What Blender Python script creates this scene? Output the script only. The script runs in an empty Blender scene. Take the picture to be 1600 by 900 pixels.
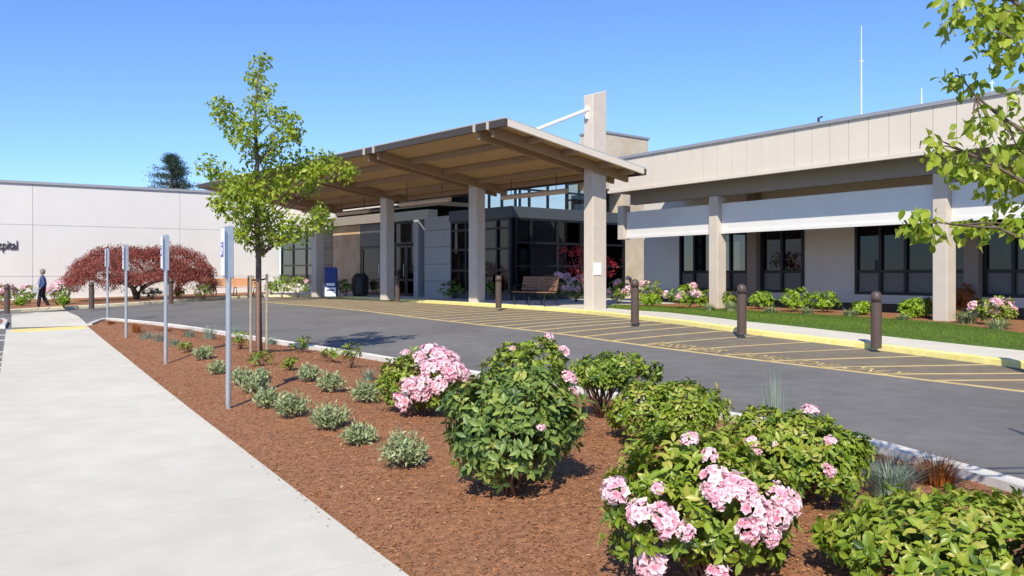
import bpy, bmesh, math, random
import numpy as np
from mathutils import Vector, Matrix
from mathutils.geometry import delaunay_2d_cdt

# ------------------------------------------------------------------ camera, sky, sun, exposure
SC = bpy.context.scene
COL = SC.collection
R = math.radians
F_PX, CX, HY, EYE = 1330.0, 800.0, 428.0, 1.6        # focal length / horizon in photo pixels, eye height
cam_d = bpy.data.cameras.new('camera'); cam = bpy.data.objects.new('camera', cam_d); COL.objects.link(cam)
cam.location = (0, 0, EYE); cam.rotation_euler = (R(90), 0, 0)
cam_d.sensor_width = 36; cam_d.lens = 36 * F_PX / 1600
cam_d.shift_y = -(450 - HY) / 1600
cam_d.clip_start = 0.05; cam_d.clip_end = 3000
SC.camera = cam
SUN_EL = 41
world = bpy.data.worlds.new('World'); SC.world = world; world.use_nodes = True
wn = world.node_tree; wn.nodes.clear()
sky = wn.nodes.new('ShaderNodeTexSky'); sky.sky_type = 'NISHITA'; sky.sun_disc = False
sky.sun_elevation = R(SUN_EL); sky.sun_rotation = R(190); sky.altitude = 0
sky.air_density = 1.0; sky.dust_density = 0.0; sky.ozone_density = 4.0
bg = wn.nodes.new('ShaderNodeBackground'); bg.inputs[1].default_value = 0.14
wo = wn.nodes.new('ShaderNodeOutputWorld')
skc = wn.nodes.new('ShaderNodeMixRGB'); skc.blend_type = 'MULTIPLY'; skc.inputs[0].default_value = 1; skc.inputs[2].default_value = (.66, .80, 1.08, 1)   # deeper blue, as in the photograph
wn.links.new(sky.outputs[0], skc.inputs[1]); wn.links.new(skc.outputs[0], bg.inputs[0]); wn.links.new(bg.outputs[0], wo.inputs[0])
sun_d = bpy.data.lights.new('sun', 'SUN'); sun_d.energy = 4.9; sun_d.angle = R(0.5); sun_d.color = (1, .915, .74)
sun = bpy.data.objects.new('sun', sun_d); COL.objects.link(sun)
sun.rotation_euler = (R(90 - SUN_EL), 0, R(-10)); sun.location = (0, -20, 30)
SC.view_settings.view_transform = 'Standard'; SC.view_settings.look = 'None'
SC.view_settings.gamma = 1; SC.view_settings.exposure = 0.3
SC.render.resolution_x, SC.render.resolution_y = 1024, 576

rnd = random.Random(7)
rng = np.random.default_rng(7)

# ------------------------------------------------------------------ terrain height
CP = np.array([(-2,0,0),(5,0,0),(-10,0,0),(12,0,0),(0,-12,0),(-14,-8,0),(14,-8,0),(3,8,.05),(6,8,.05),(0,5,0),
 (-3.3,9.8,.0),(-5.7,14,.03),(-8.7,19,.06),(-12,24,.1),(-1,13,.06),(3,14,.12),(0,18,.25),(-5,22,.22),
 (7,16,.14),(4.8,17.6,.26),(2.87,19.9,.35),(-.43,27.3,.43),(-4.7,35,.45),(-12,30,.22),(-9,28,.27),
 (-14.3,35.7,.30),(-16.4,33.2,.18),(-18.5,31.1,.10),(-26,28,.05),(-24,42,.2),(-13,49,.48),(0,33,.48),(2.6,26.4,.38),
 (10.7,21,.32),(6.7,27.6,.38),(13,22.5,.34),(4,36,.45),(11,10,.02),(16,12,.1),(25,20,.2),
 (60,60,.4),(-60,60,.2),(60,-40,0),(-60,-40,0),(0,90,.4)], dtype=float)
def _phi(r2):
    return 0.5 * r2 * np.log(r2 + 1e-9)
def _fit():
    n = len(CP); P = np.c_[np.ones(n), CP[:, :2]]
    d = CP[:, None, :2] - CP[None, :, :2]
    A = np.zeros((n + 3, n + 3)); A[:n, :n] = _phi((d ** 2).sum(-1)) + np.eye(n) * 6.0
    A[:n, n:] = P; A[n:, :n] = P.T
    return np.linalg.solve(A, np.r_[CP[:, 2], 0, 0, 0])
_W = _fit()
def gv(xy):
    xy = np.atleast_2d(np.asarray(xy, float)); xy = np.clip(xy, -60, 75)
    out = np.empty(len(xy))
    for i in range(0, len(xy), 4000):
        q = xy[i:i+4000]; d = q[:, None, :] - CP[None, :, :2]
        out[i:i+4000] = _phi((d ** 2).sum(-1)) @ _W[:-3] + _W[-3] + q @ _W[-2:]
    return np.clip(out, -.3, .9)
def g(x, y): return float(gv([(x, y)])[0])
def ray(px, py, off=0.0, hf=None):
    """ground point seen at a photo pixel, on the surface g + off"""
    hf = hf or g
    tx, tz = (px - CX) / F_PX, (py - HY) / F_PX
    Y = 1.4 / tz
    for _ in range(60):
        Yn = (EYE - hf(tx * Y, Y) - off) / tz
        Y = Y + .5 * (Yn - Y)
    return Vector((tx * Y, Y))
def at(px, py, Y): return Vector(((px - CX) / F_PX * Y, Y, EYE - (py - HY) / F_PX * Y))

# ------------------------------------------------------------------ materials
def nt_new(name):
    m = bpy.data.materials.new(name); m.use_nodes = True
    t = m.node_tree; b = t.nodes['Principled BSDF']; return m, t, b
def mat(name, col, rough=.7, var=.0, scale=4., bump=0., bscale=60., metal=0., spec=.4, detail=6, col2=None, stain=0., coat=0.):
    m, t, b = nt_new(name)
    b.inputs['Roughness'].default_value = rough; b.inputs['Metallic'].default_value = metal
    b.inputs['Specular IOR Level'].default_value = spec; b.inputs['Coat Weight'].default_value = coat
    c = (*col, 1)
    if var or col2:
        tc = t.nodes.new('ShaderNodeTexCoord'); n = t.nodes.new('ShaderNodeTexNoise')
        n.inputs['Scale'].default_value = scale; n.inputs['Detail'].default_value = detail; n.inputs['Roughness'].default_value = .65
        t.links.new(tc.outputs['Object'], n.inputs['Vector'])
        r = t.nodes.new('ShaderNodeValToRGB'); e = r.color_ramp.elements
        e[0].position = .3; e[1].position = .7
        e[0].color = (*[max(0, x * (1 - var)) for x in col], 1)
        e[1].color = (*(col2 if col2 else [min(1, x * (1 + var)) for x in col]), 1)
        t.links.new(n.outputs[0], r.inputs[0]); out = r.outputs[0]
        if stain:
            n2 = t.nodes.new('ShaderNodeTexNoise'); n2.inputs['Scale'].default_value = scale * .13; n2.inputs['Detail'].default_value = 8
            t.links.new(tc.outputs['Object'], n2.inputs['Vector'])
            r2 = t.nodes.new('ShaderNodeValToRGB'); r2.color_ramp.elements[0].position = .35; r2.color_ramp.elements[1].position = .65
            v = 1 - stain; r2.color_ramp.elements[0].color = (v, v, v, 1)
            mx = t.nodes.new('ShaderNodeMixRGB'); mx.blend_type = 'MULTIPLY'; mx.inputs[0].default_value = 1
            t.links.new(n2.outputs[0], r2.inputs[0]); t.links.new(out, mx.inputs[1]); t.links.new(r2.outputs[0], mx.inputs[2]); out = mx.outputs[0]
        t.links.new(out, b.inputs['Base Color'])
    else:
        b.inputs['Base Color'].default_value = c
    if bump:
        tc = t.nodes.new('ShaderNodeTexCoord'); n = t.nodes.new('ShaderNodeTexNoise')
        n.inputs['Scale'].default_value = bscale; n.inputs['Detail'].default_value = 5
        t.links.new(tc.outputs['Object'], n.inputs['Vector'])
        bp = t.nodes.new('ShaderNodeBump'); bp.inputs['Strength'].default_value = bump; bp.inputs['Distance'].default_value = .02
        t.links.new(n.outputs[0], bp.inputs['Height']); t.links.new(bp.outputs[0], b.inputs['Normal'])
    return m
def leafmat(name, cols, rough=.42, trans=.25, spec=.45):
    """colour picked per leaf by the 'tint' attribute"""
    m, t, b = nt_new(name)
    a = t.nodes.new('ShaderNodeAttribute'); a.attribute_name = 'tint'
    r = t.nodes.new('ShaderNodeValToRGB'); e = r.color_ramp.elements
    while len(e) < len(cols): e.new(.5)
    for i, c in enumerate(cols): e[i].position = i / (len(cols) - 1); e[i].color = (*c, 1)
    s = t.nodes.new('ShaderNodeSeparateColor'); t.links.new(a.outputs['Color'], s.inputs[0]); t.links.new(s.outputs[0], r.inputs[0])
    t.links.new(r.outputs[0], b.inputs['Base Color'])
    b.inputs['Roughness'].default_value = rough; b.inputs['Specular IOR Level'].default_value = spec
    if trans:
        tr = t.nodes.new('ShaderNodeBsdfTranslucent'); mx = t.nodes.new('ShaderNodeMixShader'); mx.inputs[0].default_value = trans
        t.links.new(r.outputs[0], tr.inputs[0]); o = t.nodes['Material Output']
        t.links.new(b.outputs[0], mx.inputs[1]); t.links.new(tr.outputs[0], mx.inputs[2]); t.links.new(mx.outputs[0], o.inputs[0])
    return m
def glassmat(name, tint, see=.5, rough=.02):
    m, t, b = nt_new(name); t.nodes.remove(b)
    tr = t.nodes.new('ShaderNodeBsdfTransparent'); tr.inputs[0].default_value = (*tint, 1)
    gl = t.nodes.new('ShaderNodeBsdfGlossy'); gl.inputs['Roughness'].default_value = rough; gl.inputs[0].default_value = (.9, .95, 1, 1)
    lw = t.nodes.new('ShaderNodeLayerWeight'); pw = t.nodes.new('ShaderNodeMath'); pw.operation = 'POWER'; pw.inputs[1].default_value = 4
    t.links.new(lw.outputs['Facing'], pw.inputs[0]); lw.inputs[0].default_value = .5
    fr = t.nodes.new('ShaderNodeMath'); fr.operation = 'MULTIPLY_ADD'; fr.inputs[1].default_value = .65; fr.inputs[2].default_value = .045; t.links.new(pw.outputs[0], fr.inputs[0])
    mx = t.nodes.new('ShaderNodeMixShader'); o = t.nodes['Material Output']
    t.links.new(fr.outputs[0], mx.inputs[0]); t.links.new(tr.outputs[0], mx.inputs[1]); t.links.new(gl.outputs[0], mx.inputs[2]); t.links.new(mx.outputs[0], o.inputs[0])
    return m
M = {}
M['asphalt'] = mat('asphalt', (.185,.178,.172), .85, .14, 3, .4, 220, stain=.20)
M['ground'] = mat('ground', (.12,.12,.11), .95, .15, .5)
M['concrete'] = mat('concrete', (.63,.60,.52), .85, .07, 2.6, .18, 160, stain=.10)
M['kerb'] = mat('kerb', (.60,.585,.55), .85, .10, 6, .25, 90, stain=.12)
M['yellow'] = mat('yellow paint', (.83,.70,.20), .7, .10, 6, .15, 120, col2=(.85,.76,.34))
M['tan_stripe'] = mat('yellow road paint', (.66,.47,.16), .75, .2, 5, .2, 200, col2=(.68,.54,.27))
M['pale_yellow'] = mat('faded kerb paint', (.66,.60,.42), .8, .1, 5, .2, 100)
M['tactile'] = mat('tactile strip paint', (.78,.62,.22), .75, .15, 8)
M['white_paint'] = mat('white road paint', (.75,.75,.74), .7, .08, 8)
M['mulch'] = mat('bark mulch', (.28,.118,.050), .95, .4, 22, .8, 90, col2=(.44,.21,.105))
M['lawn'] = mat('lawn soil and grass', (.075,.14,.018), .9, .3, 9, .6, 160)
M['fascia'] = mat('beige fascia panel', (.64,.575,.50), .55, .04, 1.5, .04, 40)
M['tan'] = mat('tan stucco column', (.56,.495,.435), .8, .05, 3, .12, 130, stain=.05)
M['stone'] = mat('tan stone', (.60,.48,.34), .8, .13, 1.6, .2, 30, col2=(.63,.56,.45), stain=.1)
M['stone_dark'] = mat('buff stone', (.56,.35,.19), .8, .22, 1.1, .2, 30, col2=(.62,.46,.30))
M['white_wall'] = mat('white concrete panel', (.615,.61,.605), .8, .03, .8, .06, 60, stain=.03)
M['cool_wall'] = mat('pale wall paint', (.60,.57,.52), .75, .04, 1.2, .05, 60)
M['sunshade'] = mat('white sunshade panel', (.70,.69,.69), .6, .03, 1.5)
M['brown_beam'] = mat('taupe beam', (.27,.235,.205), .7, .05, 3)
M['brown_dark'] = mat('dark brown metal', (.075,.052,.042), .45, .1, 5)
M['soffit'] = mat('tan soffit', (.44,.29,.14), .8, .08, 1.2, .06, 30)
M['canopy_beam'] = mat('tan canopy beam', (.30,.19,.11), .7, .05, 2)
M['canopy_edge'] = mat('taupe canopy trim', (.055,.044,.038), .55, .04, 2)
M['roof'] = mat('grey roof membrane', (.36,.37,.39), .8, .1, 2)
M['coping'] = mat('grey metal coping', (.34,.35,.37), .45, .04, 3, metal=.3)
M['dark_metal'] = mat('charcoal metal', (.065,.075,.085), .45, .05, 4)
M['frame'] = mat('dark window frame', (.012,.014,.017), .4)
M['grey_wall'] = mat('grey panel wall', (.36,.365,.37), .75, .06, 2)
M['lower_panel'] = mat('grey spandrel glass', (.13,.125,.125), .3, .05, 3)
M['hatch'] = mat('tan tinted asphalt', (.20,.168,.128), .85, .16, 3, .35, 220, stain=.1)
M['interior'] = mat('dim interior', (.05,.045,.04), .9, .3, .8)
M['glass'] = glassmat('window glass', (.34,.33,.31))
M['glass_dark'] = glassmat('dark entry glass', (.30,.33,.34))
M['glass_clear'] = glassmat('clear lantern glass', (.86,.80,.72))
M['galv'] = mat('galvanised steel', (.52,.56,.60), .38, .08, 30, metal=.75)
M['sign_white'] = mat('white sign face', (.80,.80,.82), .5)
M['sign_blue'] = mat('blue sign print', (.10,.10,.42), .5)
M['bollard'] = mat('brown bollard paint', (.085,.058,.05), .45, .12, 8, coat=.15)
M['white_metal'] = mat('white painted steel', (.78,.76,.74), .45)
M['beam_end'] = mat('pale beam end', (.52,.47,.42), .6)
M['curtain'] = mat('brown curtain', (.14,.11,.085), .9, .1, 6)
M['bench_wood'] = mat('bench wood', (.24,.125,.075), .6, .25, 12, .2, 60)
M['bench_orange'] = mat('warm bench wood', (.62,.30,.13), .6, .15, 10, .1, 60)
M['black'] = mat('black metal', (.018,.018,.02), .45)
M['blue_sign'] = mat('blue notice board', (.022,.045,.20), .45)
M['bark'] = mat('grey brown bark', (.14,.105,.08), .9, .3, 14, .6, 50)
M['twig'] = mat('brown twig', (.16,.10,.065), .9, .3, 20)
M['stake'] = mat('weathered stake', (.33,.28,.22), .9, .2, 12, .3, 60)
M['stake_red'] = mat('reddish stake', (.24,.14,.10), .9, .2, 12, .3, 60)
M['skin'] = mat('skin', (.50,.30,.22), .55)
M['jacket'] = mat('navy jacket', (.045,.075,.20), .9, .15, 20)
M['trousers'] = mat('black trousers', (.014,.012,.018), .9)
M['hair'] = mat('grey hair', (.22,.20,.18), .8, .2, 40)
M['shoe'] = mat('tan shoe', (.45,.38,.30), .7)
M['bag'] = mat('grey bag', (.32,.32,.34), .7)
M['letter'] = mat('dark metal letters', (.03,.03,.032), .5)
M['antenna'] = mat('pale antenna', (.72,.74,.76), .5)
M['terracotta'] = mat('light tube', (.50,.36,.25), .5)
G_RHODO = [(.03,.068,.012),(.085,.155,.016),(.175,.265,.022),(.27,.35,.035),(.40,.38,.08)]
M['rhodo'] = leafmat('rhododendron leaf', G_RHODO, .40, .22, .45)
M['rhodo_blue'] = leafmat('blue green rhododendron leaf', [(.028,.062,.016),(.075,.14,.032),(.13,.215,.05),(.23,.31,.06),(.36,.37,.08)], .44, .2, .4)
M['lime'] = leafmat('lime leaf', [(.08,.17,.012),(.20,.34,.016),(.36,.50,.04)], .45, .3)
M['tree_leaf'] = leafmat('spring tree leaf', [(.085,.16,.014),(.19,.30,.020),(.32,.42,.030),(.46,.52,.07)], .40, .46)
M['sage'] = leafmat('sage leaf', [(.13,.18,.085),(.25,.32,.15),(.37,.44,.23),(.47,.52,.32)], .7, .2, .2)
M['fescue'] = leafmat('blue fescue blade', [(.12,.18,.14),(.24,.32,.25),(.38,.46,.36)], .65, .2, .25)
M['carex'] = leafmat('rust sedge blade', [(.16,.045,.012),(.32,.10,.02),(.45,.20,.04)], .65, .25, .25)
M['grass'] = leafmat('lawn blade', [(.075,.14,.012),(.14,.22,.02),(.21,.30,.035)], .6, .3, .25)
M['maple'] = leafmat('red lace maple leaf', [(.13,.028,.024),(.25,.065,.050),(.38,.13,.10)], .6, .25, .25)
M['red_maple'] = leafmat('crimson maple leaf', [(.16,.010,.020),(.32,.020,.04),(.45,.05,.07)], .5, .35, .3)
M['pine'] = leafmat('conifer needle', [(.018,.035,.028),(.04,.07,.05),(.07,.11,.075)], .7, .1, .2)
M['pink'] = leafmat('pink petal', [(.72,.16,.28),(.86,.40,.52),(.92,.64,.71),(.95,.82,.84)], .6, .3, .2)
M['chips'] = leafmat('bark chip', [(.18,.068,.028),(.31,.125,.052),(.43,.20,.10),(.62,.38,.22)], .9, 0, .15)

# ------------------------------------------------------------------ mesh helpers
OFF = {}
def _off(o): return OFF.get(o.name, Vector((0, 0, 0))) if o else Vector((0, 0, 0))
def tag(o, label=None, cat=None, group=None, kind=None):
    if label: o['label'] = label
    if cat: o['category'] = cat
    if group: o['group'] = group
    if kind: o['kind'] = kind
    return o
def thing(name, label, cat, loc=(0, 0, 0), group=None):
    o = bpy.data.objects.new(name, None); COL.objects.link(o); o.location = loc; o.empty_display_size = .2
    OFF[o.name] = Vector(loc); tag(o, label, cat, group); return o
class MB:
    """collects geometry in world coordinates; build() links it as one mesh object"""
    def __init__(s): s.v = []; s.f = []
    def add(s, vs, fs):
        n = len(s.v); s.v += [tuple(p) for p in vs]; s.f += [tuple(i + n for i in q) for q in fs]; return s
    def box(s, a, b, w, z0, z1, za=None, side=0.0):
        """bar with footprint from a to b, width w across (centre shifted by side); z may slope: z0/z1 at a, za=(z0b,z1b) at b"""
        a = Vector(a[:2]); b = Vector(b[:2]); d = (b - a).normalized(); n = Vector((-d.y, d.x))
        z2, z3 = za if za else (z0, z1)
        p = [a + n * (side + w/2), a + n * (side - w/2), b + n * (side - w/2), b + n * (side + w/2)]
        zl = [z0, z0, z2, z2]; zh = [z1, z1, z3, z3]
        vs = [(q.x, q.y, z) for q, z in zip(p, zl)] + [(q.x, q.y, z) for q, z in zip(p, zh)]
        return s.add(vs, [(3,2,1,0),(4,5,6,7),(0,1,5,4),(1,2,6,5),(2,3,7,6),(3,0,4,7)])
    def prism(s, pts, z0, z1):
        n = len(pts)
        vs = [(p[0], p[1], z0) for p in pts] + [(p[0], p[1], z1) for p in pts]
        return s.add(vs, [tuple(range(n))[::-1], tuple(range(n, 2*n))] + [(i, (i+1) % n, n + (i+1) % n, n + i) for i in range(n)])
    def tube(s, pts, rads, seg=8, cap=True):
        pts = [Vector(p) for p in pts]
        if not hasattr(rads, '__len__'): rads = [rads] * len(pts)
        n0 = len(s.v); up = Vector((.13, .31, .94))
        for i, p in enumerate(pts):
            d = (pts[min(i+1, len(pts)-1)] - pts[max(i-1, 0)]).normalized()
            a = d.cross(up if abs(d.dot(up)) < .95 else Vector((1, 0, 0))).normalized(); b = d.cross(a)
            for k in range(seg):
                t = 2 * math.pi * k / seg; s.v.append(tuple(p + (a * math.cos(t) + b * math.sin(t)) * rads[i]))
        for i in range(len(pts) - 1):
            for k in range(seg):
                q = n0 + i * seg; k2 = (k + 1) % seg
                s.f.append((q + k, q + k2, q + seg + k2, q + seg + k))
        if cap:
            s.f.append(tuple(n0 + k for k in range(seg))[::-1]); s.f.append(tuple(n0 + (len(pts)-1) * seg + k for k in range(seg)))
        return s
    def lathe(s, c, prof, seg=16):
        """prof: list of (radius, z) from bottom to top"""
        n0 = len(s.v)
        for r, z in prof:
            for k in range(seg):
                t = 2 * math.pi * k / seg; s.v.append((c[0] + r * math.cos(t), c[1] + r * math.sin(t), z))
        for i in range(len(prof) - 1):
            for k in range(seg):
                q = n0 + i * seg; k2 = (k+1) % seg; s.f.append((q+k, q+k2, q+seg+k2, q+seg+k))
        s.f.append(tuple(n0 + k for k in range(seg))[::-1]); s.f.append(tuple(n0 + (len(prof)-1)*seg + k for k in range(seg)))
        return s
    def build(s, name, m, parent=None, smooth=False, bevel=0):
        o = _off(parent); me = bpy.data.meshes.new(name)
        me.from_pydata([(v[0]-o.x, v[1]-o.y, v[2]-o.z) for v in s.v], [], s.f); me.update()
        bm = bmesh.new(); bm.from_mesh(me); bmesh.ops.recalc_face_normals(bm, faces=bm.faces)
        if bevel: bmesh.ops.bevel(bm, geom=[e for e in bm.edges], offset=bevel, segments=1, affect='EDGES', profile=.5)
        bm.to_mesh(me); bm.free()
        if smooth:
            me.polygons.foreach_set('use_smooth', [True] * len(me.polygons))
        me.materials.append(M[m] if isinstance(m, str) else m)
        ob = bpy.data.objects.new(name, me); COL.objects.link(ob)
        if parent: ob.parent = parent; OFF[ob.name] = o
        return ob
def tri_mesh(name, V, T, tint=None):
    me = bpy.data.meshes.new(name); V = np.asarray(V, np.float32); T = np.asarray(T, np.int32)
    me.vertices.add(len(V)); me.vertices.foreach_set('co', V.ravel())
    me.loops.add(T.size); me.loops.foreach_set('vertex_index', T.ravel())
    me.polygons.add(len(T)); me.polygons.foreach_set('loop_start', np.arange(0, T.size, 3, dtype=np.int32))
    try: me.polygons.foreach_set('loop_total', np.full(len(T), 3, np.int32))
    except Exception: pass
    me.update(calc_edges=True); me.validate()
    if tint is not None:
        a = me.color_attributes.new('tint', 'FLOAT_COLOR', 'POINT')
        c = np.ones((len(V), 4), np.float32); c[:, 0] = np.clip(tint, 0, 1); a.data.foreach_set('color', c.ravel())
    return me
def link(name, me, m, parent=None, smooth=False):
    if m and not me.materials: me.materials.append(M[m])
    if smooth: me.polygons.foreach_set('use_smooth', [True] * len(me.polygons))
    o = bpy.data.objects.new(name, me); COL.objects.link(o)
    if parent: o.parent = parent; OFF[o.name] = _off(parent)
    return o
LEAF8 = (np.array([(0,0,0),(.30,.5,.10),(.68,.42,.07),(1,0,-.10),(.68,-.42,.07),(.30,-.5,.10),(.30,0,0),(.68,0,-.02)]),
         np.array([(0,6,1),(1,6,7),(1,7,2),(2,7,3),(0,5,6),(5,7,6),(5,4,7),(4,3,7)]))
LEAF4 = (np.array([(0,0,0),(.45,.5,.06),(1,0,-.06),(.45,-.5,.06),(.45,0,-.02)]), np.array([(0,4,1),(1,4,2),(2,4,3),(3,4,0)]))
LEAF2 = (np.array([(0,0,0),(.5,.5,.05),(1,0,0),(.5,-.5,.05)]), np.array([(0,2,1),(0,3,2)]))
def norm(a): return a / np.maximum(np.linalg.norm(a, axis=-1, keepdims=True), 1e-9)
def leaves(pos, dire, nrm, L, W, tint, tpl):
    """arrays of leaves -> verts, tris, tint per vertex"""
    tv, tf = tpl; d = norm(dire); s = norm(np.cross(nrm, d)); n = np.cross(d, s)
    k = len(tv); L = np.broadcast_to(L, len(pos))[:, None, None]; W = np.broadcast_to(W, len(pos))[:, None, None]
    V = pos[:, None, :] + d[:, None, :] * tv[None, :, 0:1] * L + s[:, None, :] * tv[None, :, 1:2] * W + n[:, None, :] * tv[None, :, 2:3] * L
    T = tf[None] + (np.arange(len(pos)) * k)[:, None, None]
    return V.reshape(-1, 3), T.reshape(-1, 3), np.repeat(tint, k)
def blades(pos, dire, bend, L, W, tint, nseg=3):
    """grass blades: tapering strips that lean along dire and droop by bend"""
    N = len(pos); up = np.array([0, 0, 1.0]); side = norm(np.cross(dire, up) + 1e-6)
    vs = []; L = np.broadcast_to(L, N); W = np.broadcast_to(W, N); bend = np.broadcast_to(bend, N)
    for i in range(nseg + 1):
        t = i / nseg
        c = pos + up * (L * (t - .45 * bend * t * t))[:, None] + dire * (L * bend * t * t * .9)[:, None]
        w = (W * (1 - t) * .5 + .0004)[:, None]
        vs += [c - side * w, c + side * w]
    V = np.stack(vs, 1); k = 2 * (nseg + 1); f = []
    for i in range(nseg): a = 2 * i; f += [(a, a+1, a+3), (a, a+3, a+2)]
    T = np.array(f)[None] + (np.arange(N) * k)[:, None, None]
    return V.reshape(-1, 3), T.reshape(-1, 3), np.repeat(tint, k)
def poly_inside(pts, poly):
    poly = np.asarray(poly, float); x, y = pts[:, 0], pts[:, 1]; ins = np.zeros(len(pts), bool); j = len(poly) - 1
    for i in range(len(poly)):
        xi, yi = poly[i]; xj, yj = poly[j]
        c = ((yi > y) != (yj > y)) & (x < (xj - xi) * (y - yi) / (yj - yi + 1e-12) + xi); ins ^= c; j = i
    return ins
def poly_dist(pts, poly):
    d = np.full(len(pts), 1e9); poly = np.asarray(poly, float)
    for i in range(len(poly)):
        a, b = poly[i-1], poly[i]; ab = b - a; t = np.clip(((pts - a) @ ab) / max(ab @ ab, 1e-9), 0, 1)
        d = np.minimum(d, np.linalg.norm(pts - (a + t[:, None] * ab), axis=1))
    return d
def densify(pl, step, closed=False):
    out = []; n = len(pl)
    for i in range(n if closed else n - 1):
        a = Vector(pl[i][:2]); b = Vector(pl[(i+1) % n][:2]); k = max(1, int((b - a).length / step))
        for j in range(k): out.append(a.lerp(b, j / k))
    if not closed: out.append(Vector(pl[-1][:2]))
    return out
def sheet(name, poly, off, m, step=.5, skirt=.25, hfun=None, kind='structure', parent=None):
    """a ground surface: polygon filled with a grid, laid on the terrain at g + off, with a skirt down its edge"""
    b = densify(poly, step, True); P = np.array([(p.x, p.y) for p in b])
    lo, hi = P.min(0), P.max(0)
    gx, gy = np.meshgrid(np.arange(lo[0], hi[0], step), np.arange(lo[1], hi[1], step)); q = np.c_[gx.ravel(), gy.ravel()]
    q = q + rng.uniform(-.08, .08, q.shape) * step
    q = q[poly_inside(q, P)]; q = q[poly_dist(q, P) > step * .35]
    allp = [Vector(p) for p in P] + [Vector(p) for p in q]; n = len(P)
    r = delaunay_2d_cdt(allp, [(i, (i+1) % n) for i in range(n)], [list(range(n))], 1, 1e-5)
    vv = np.array([(v.x, v.y) for v in r[0]]); z = gv(vv) + off
    if hfun is not None: z = z + hfun(vv)
    mb = MB(); mb.add([(a[0], a[1], c) for a, c in zip(vv, z)], [tuple(f) for f in r[2]])
    if skirt:
        zb = gv(P) + off + (hfun(P) if hfun is not None else 0); k = len(mb.v)
        mb.v += [(p[0], p[1], c) for p, c in zip(P, zb)] + [(p[0], p[1], c - skirt) for p, c in zip(P, zb)]
        mb.f += [(k + i, k + (i+1) % n, k + n + (i+1) % n, k + n + i) for i in range(n)]
    o = mb.build(name, m, parent)
    me = o.data; bm = bmesh.new(); bm.from_mesh(me)
    for f in bm.faces:
        if abs(f.normal.z) > .3 and f.normal.z < 0: f.normal_flip()
    bm.to_mesh(me); bm.free()
    if not parent: tag(o, kind=kind)
    return o
def smooth_line(pts, step=.4):
    """Catmull-Rom through 2D points"""
    P = [Vector(p[:2]) for p in pts]; P = [P[0] * 2 - P[1]] + P + [P[-1] * 2 - P[-2]]; out = []
    for i in range(1, len(P) - 2):
        a, b, c, d = P[i-1:i+3]; k = max(2, int((c - b).length / step))
        for j in range(k):
            t = j / k
            out.append(.5 * ((2*b) + (c-a)*t + (2*a-5*b+4*c-d)*t*t + (3*b-a-3*c+d)*t**3))
    out.append(P[-2]); return out
def offset_line(pl, d):
    out = []
    for i, p in enumerate(pl):
        t = (pl[min(i+1, len(pl)-1)] - pl[max(i-1, 0)]).normalized(); out.append(p + Vector((-t.y, t.x)) * d)
    return out
def strip(name, pl, w, z0, z1, m, parent=None, kind='structure', round_=.02):
    """kerb: swept box of width w to the left of the line, from g+z0 up to g+z1"""
    A = pl; B = offset_line(pl, w); A2 = offset_line(pl, round_); B2 = offset_line(pl, w - round_)
    za = gv([p[:] for p in A]); mb = MB(); n = len(pl)
    rows = [[(p.x, p.y, z + z0) for p, z in zip(A, za)], [(p.x, p.y, z + z1 - round_) for p, z in zip(A, za)], [(p.x, p.y, z + z1) for p, z in zip(A2, za)],
            [(p.x, p.y, z + z1) for p, z in zip(B2, za)], [(p.x, p.y, z + z1 - round_) for p, z in zip(B, za)], [(p.x, p.y, z + z0) for p, z in zip(B, za)]]
    for r in rows: mb.v += r
    for j in range(5):
        for i in range(n - 1): mb.f.append((j*n+i, j*n+i+1, (j+1)*n+i+1, (j+1)*n+i))
    mb.f += [tuple(j*n for j in range(6)), tuple(j*n + n - 1 for j in range(6))[::-1]]
    o = mb.build(name, m, parent)
    if not parent and kind: tag(o, kind=kind)
    return o
def copy_tree(o, parent=None, label=None):
    c = o.copy(); COL.objects.link(c); c.parent = parent
    if label: c['label'] = label
    for ch in list(o.children): copy_tree(ch, c)
    return c
# ================================================================== the setting
def V2(*a): return Vector(a)
# ground: one sheet to the horizon
xs = np.unique(np.r_[np.linspace(-60, 75, 46), [-1500,-700,-300,-150,-90, 100, 160, 300, 700, 1500]])
ys = np.unique(np.r_[np.linspace(-40, 75, 40), [-600,-250,-100, 100, 160, 300, 700, 2200]])
gx, gy = np.meshgrid(xs, ys); P = np.c_[gx.ravel(), gy.ravel()]; Z = gv(P) - .06
nx = len(xs); Fq = [(j*nx+i, j*nx+i+1, (j+1)*nx+i+1, (j+1)*nx+i) for j in range(len(ys)-1) for i in range(nx-1)]
tag(MB().add(np.c_[P, Z], Fq).build('ground', 'ground'), kind='structure')
road = sheet('road', [(-48,-14),(40,-14),(40,40),(-48,52)], 0, 'asphalt', 1.2, 0)

# --- the walk beside the planting bed
S0 = V2(-.50, 4.17); SD = V2(-.5045, .8634).normalized(); SN = V2(SD.y * -1, SD.x)   # SN points left of travel
SW = 1.86; T_END = 22.2
def sw(t, s): return S0 + SD * t + SN * s
t = -10.5; k = 0
joints = [-10.5,-7.4,-4.3,-2.7,-1.2,.3,1.8,3.3,4.8,6.3,7.8,9.3,10.8,12.3,13.8,15.3,16.8,18.3,19.8,T_END-.62]
walk = sheet('sidewalk', [sw(-10.5,.004), sw(T_END-.6,.004), sw(T_END-.6,SW-.004), sw(-10.5,SW-.004)], .085, 'kerb', .9, .3)
for a, b in zip(joints[:-1], joints[1:]):
    sheet('slab', [sw(a+.006,0), sw(b-.006,0), sw(b-.006,SW), sw(a+.006,SW)], .12 + rnd.uniform(-.002,.002), 'concrete', .45, .06, parent=walk)
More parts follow.
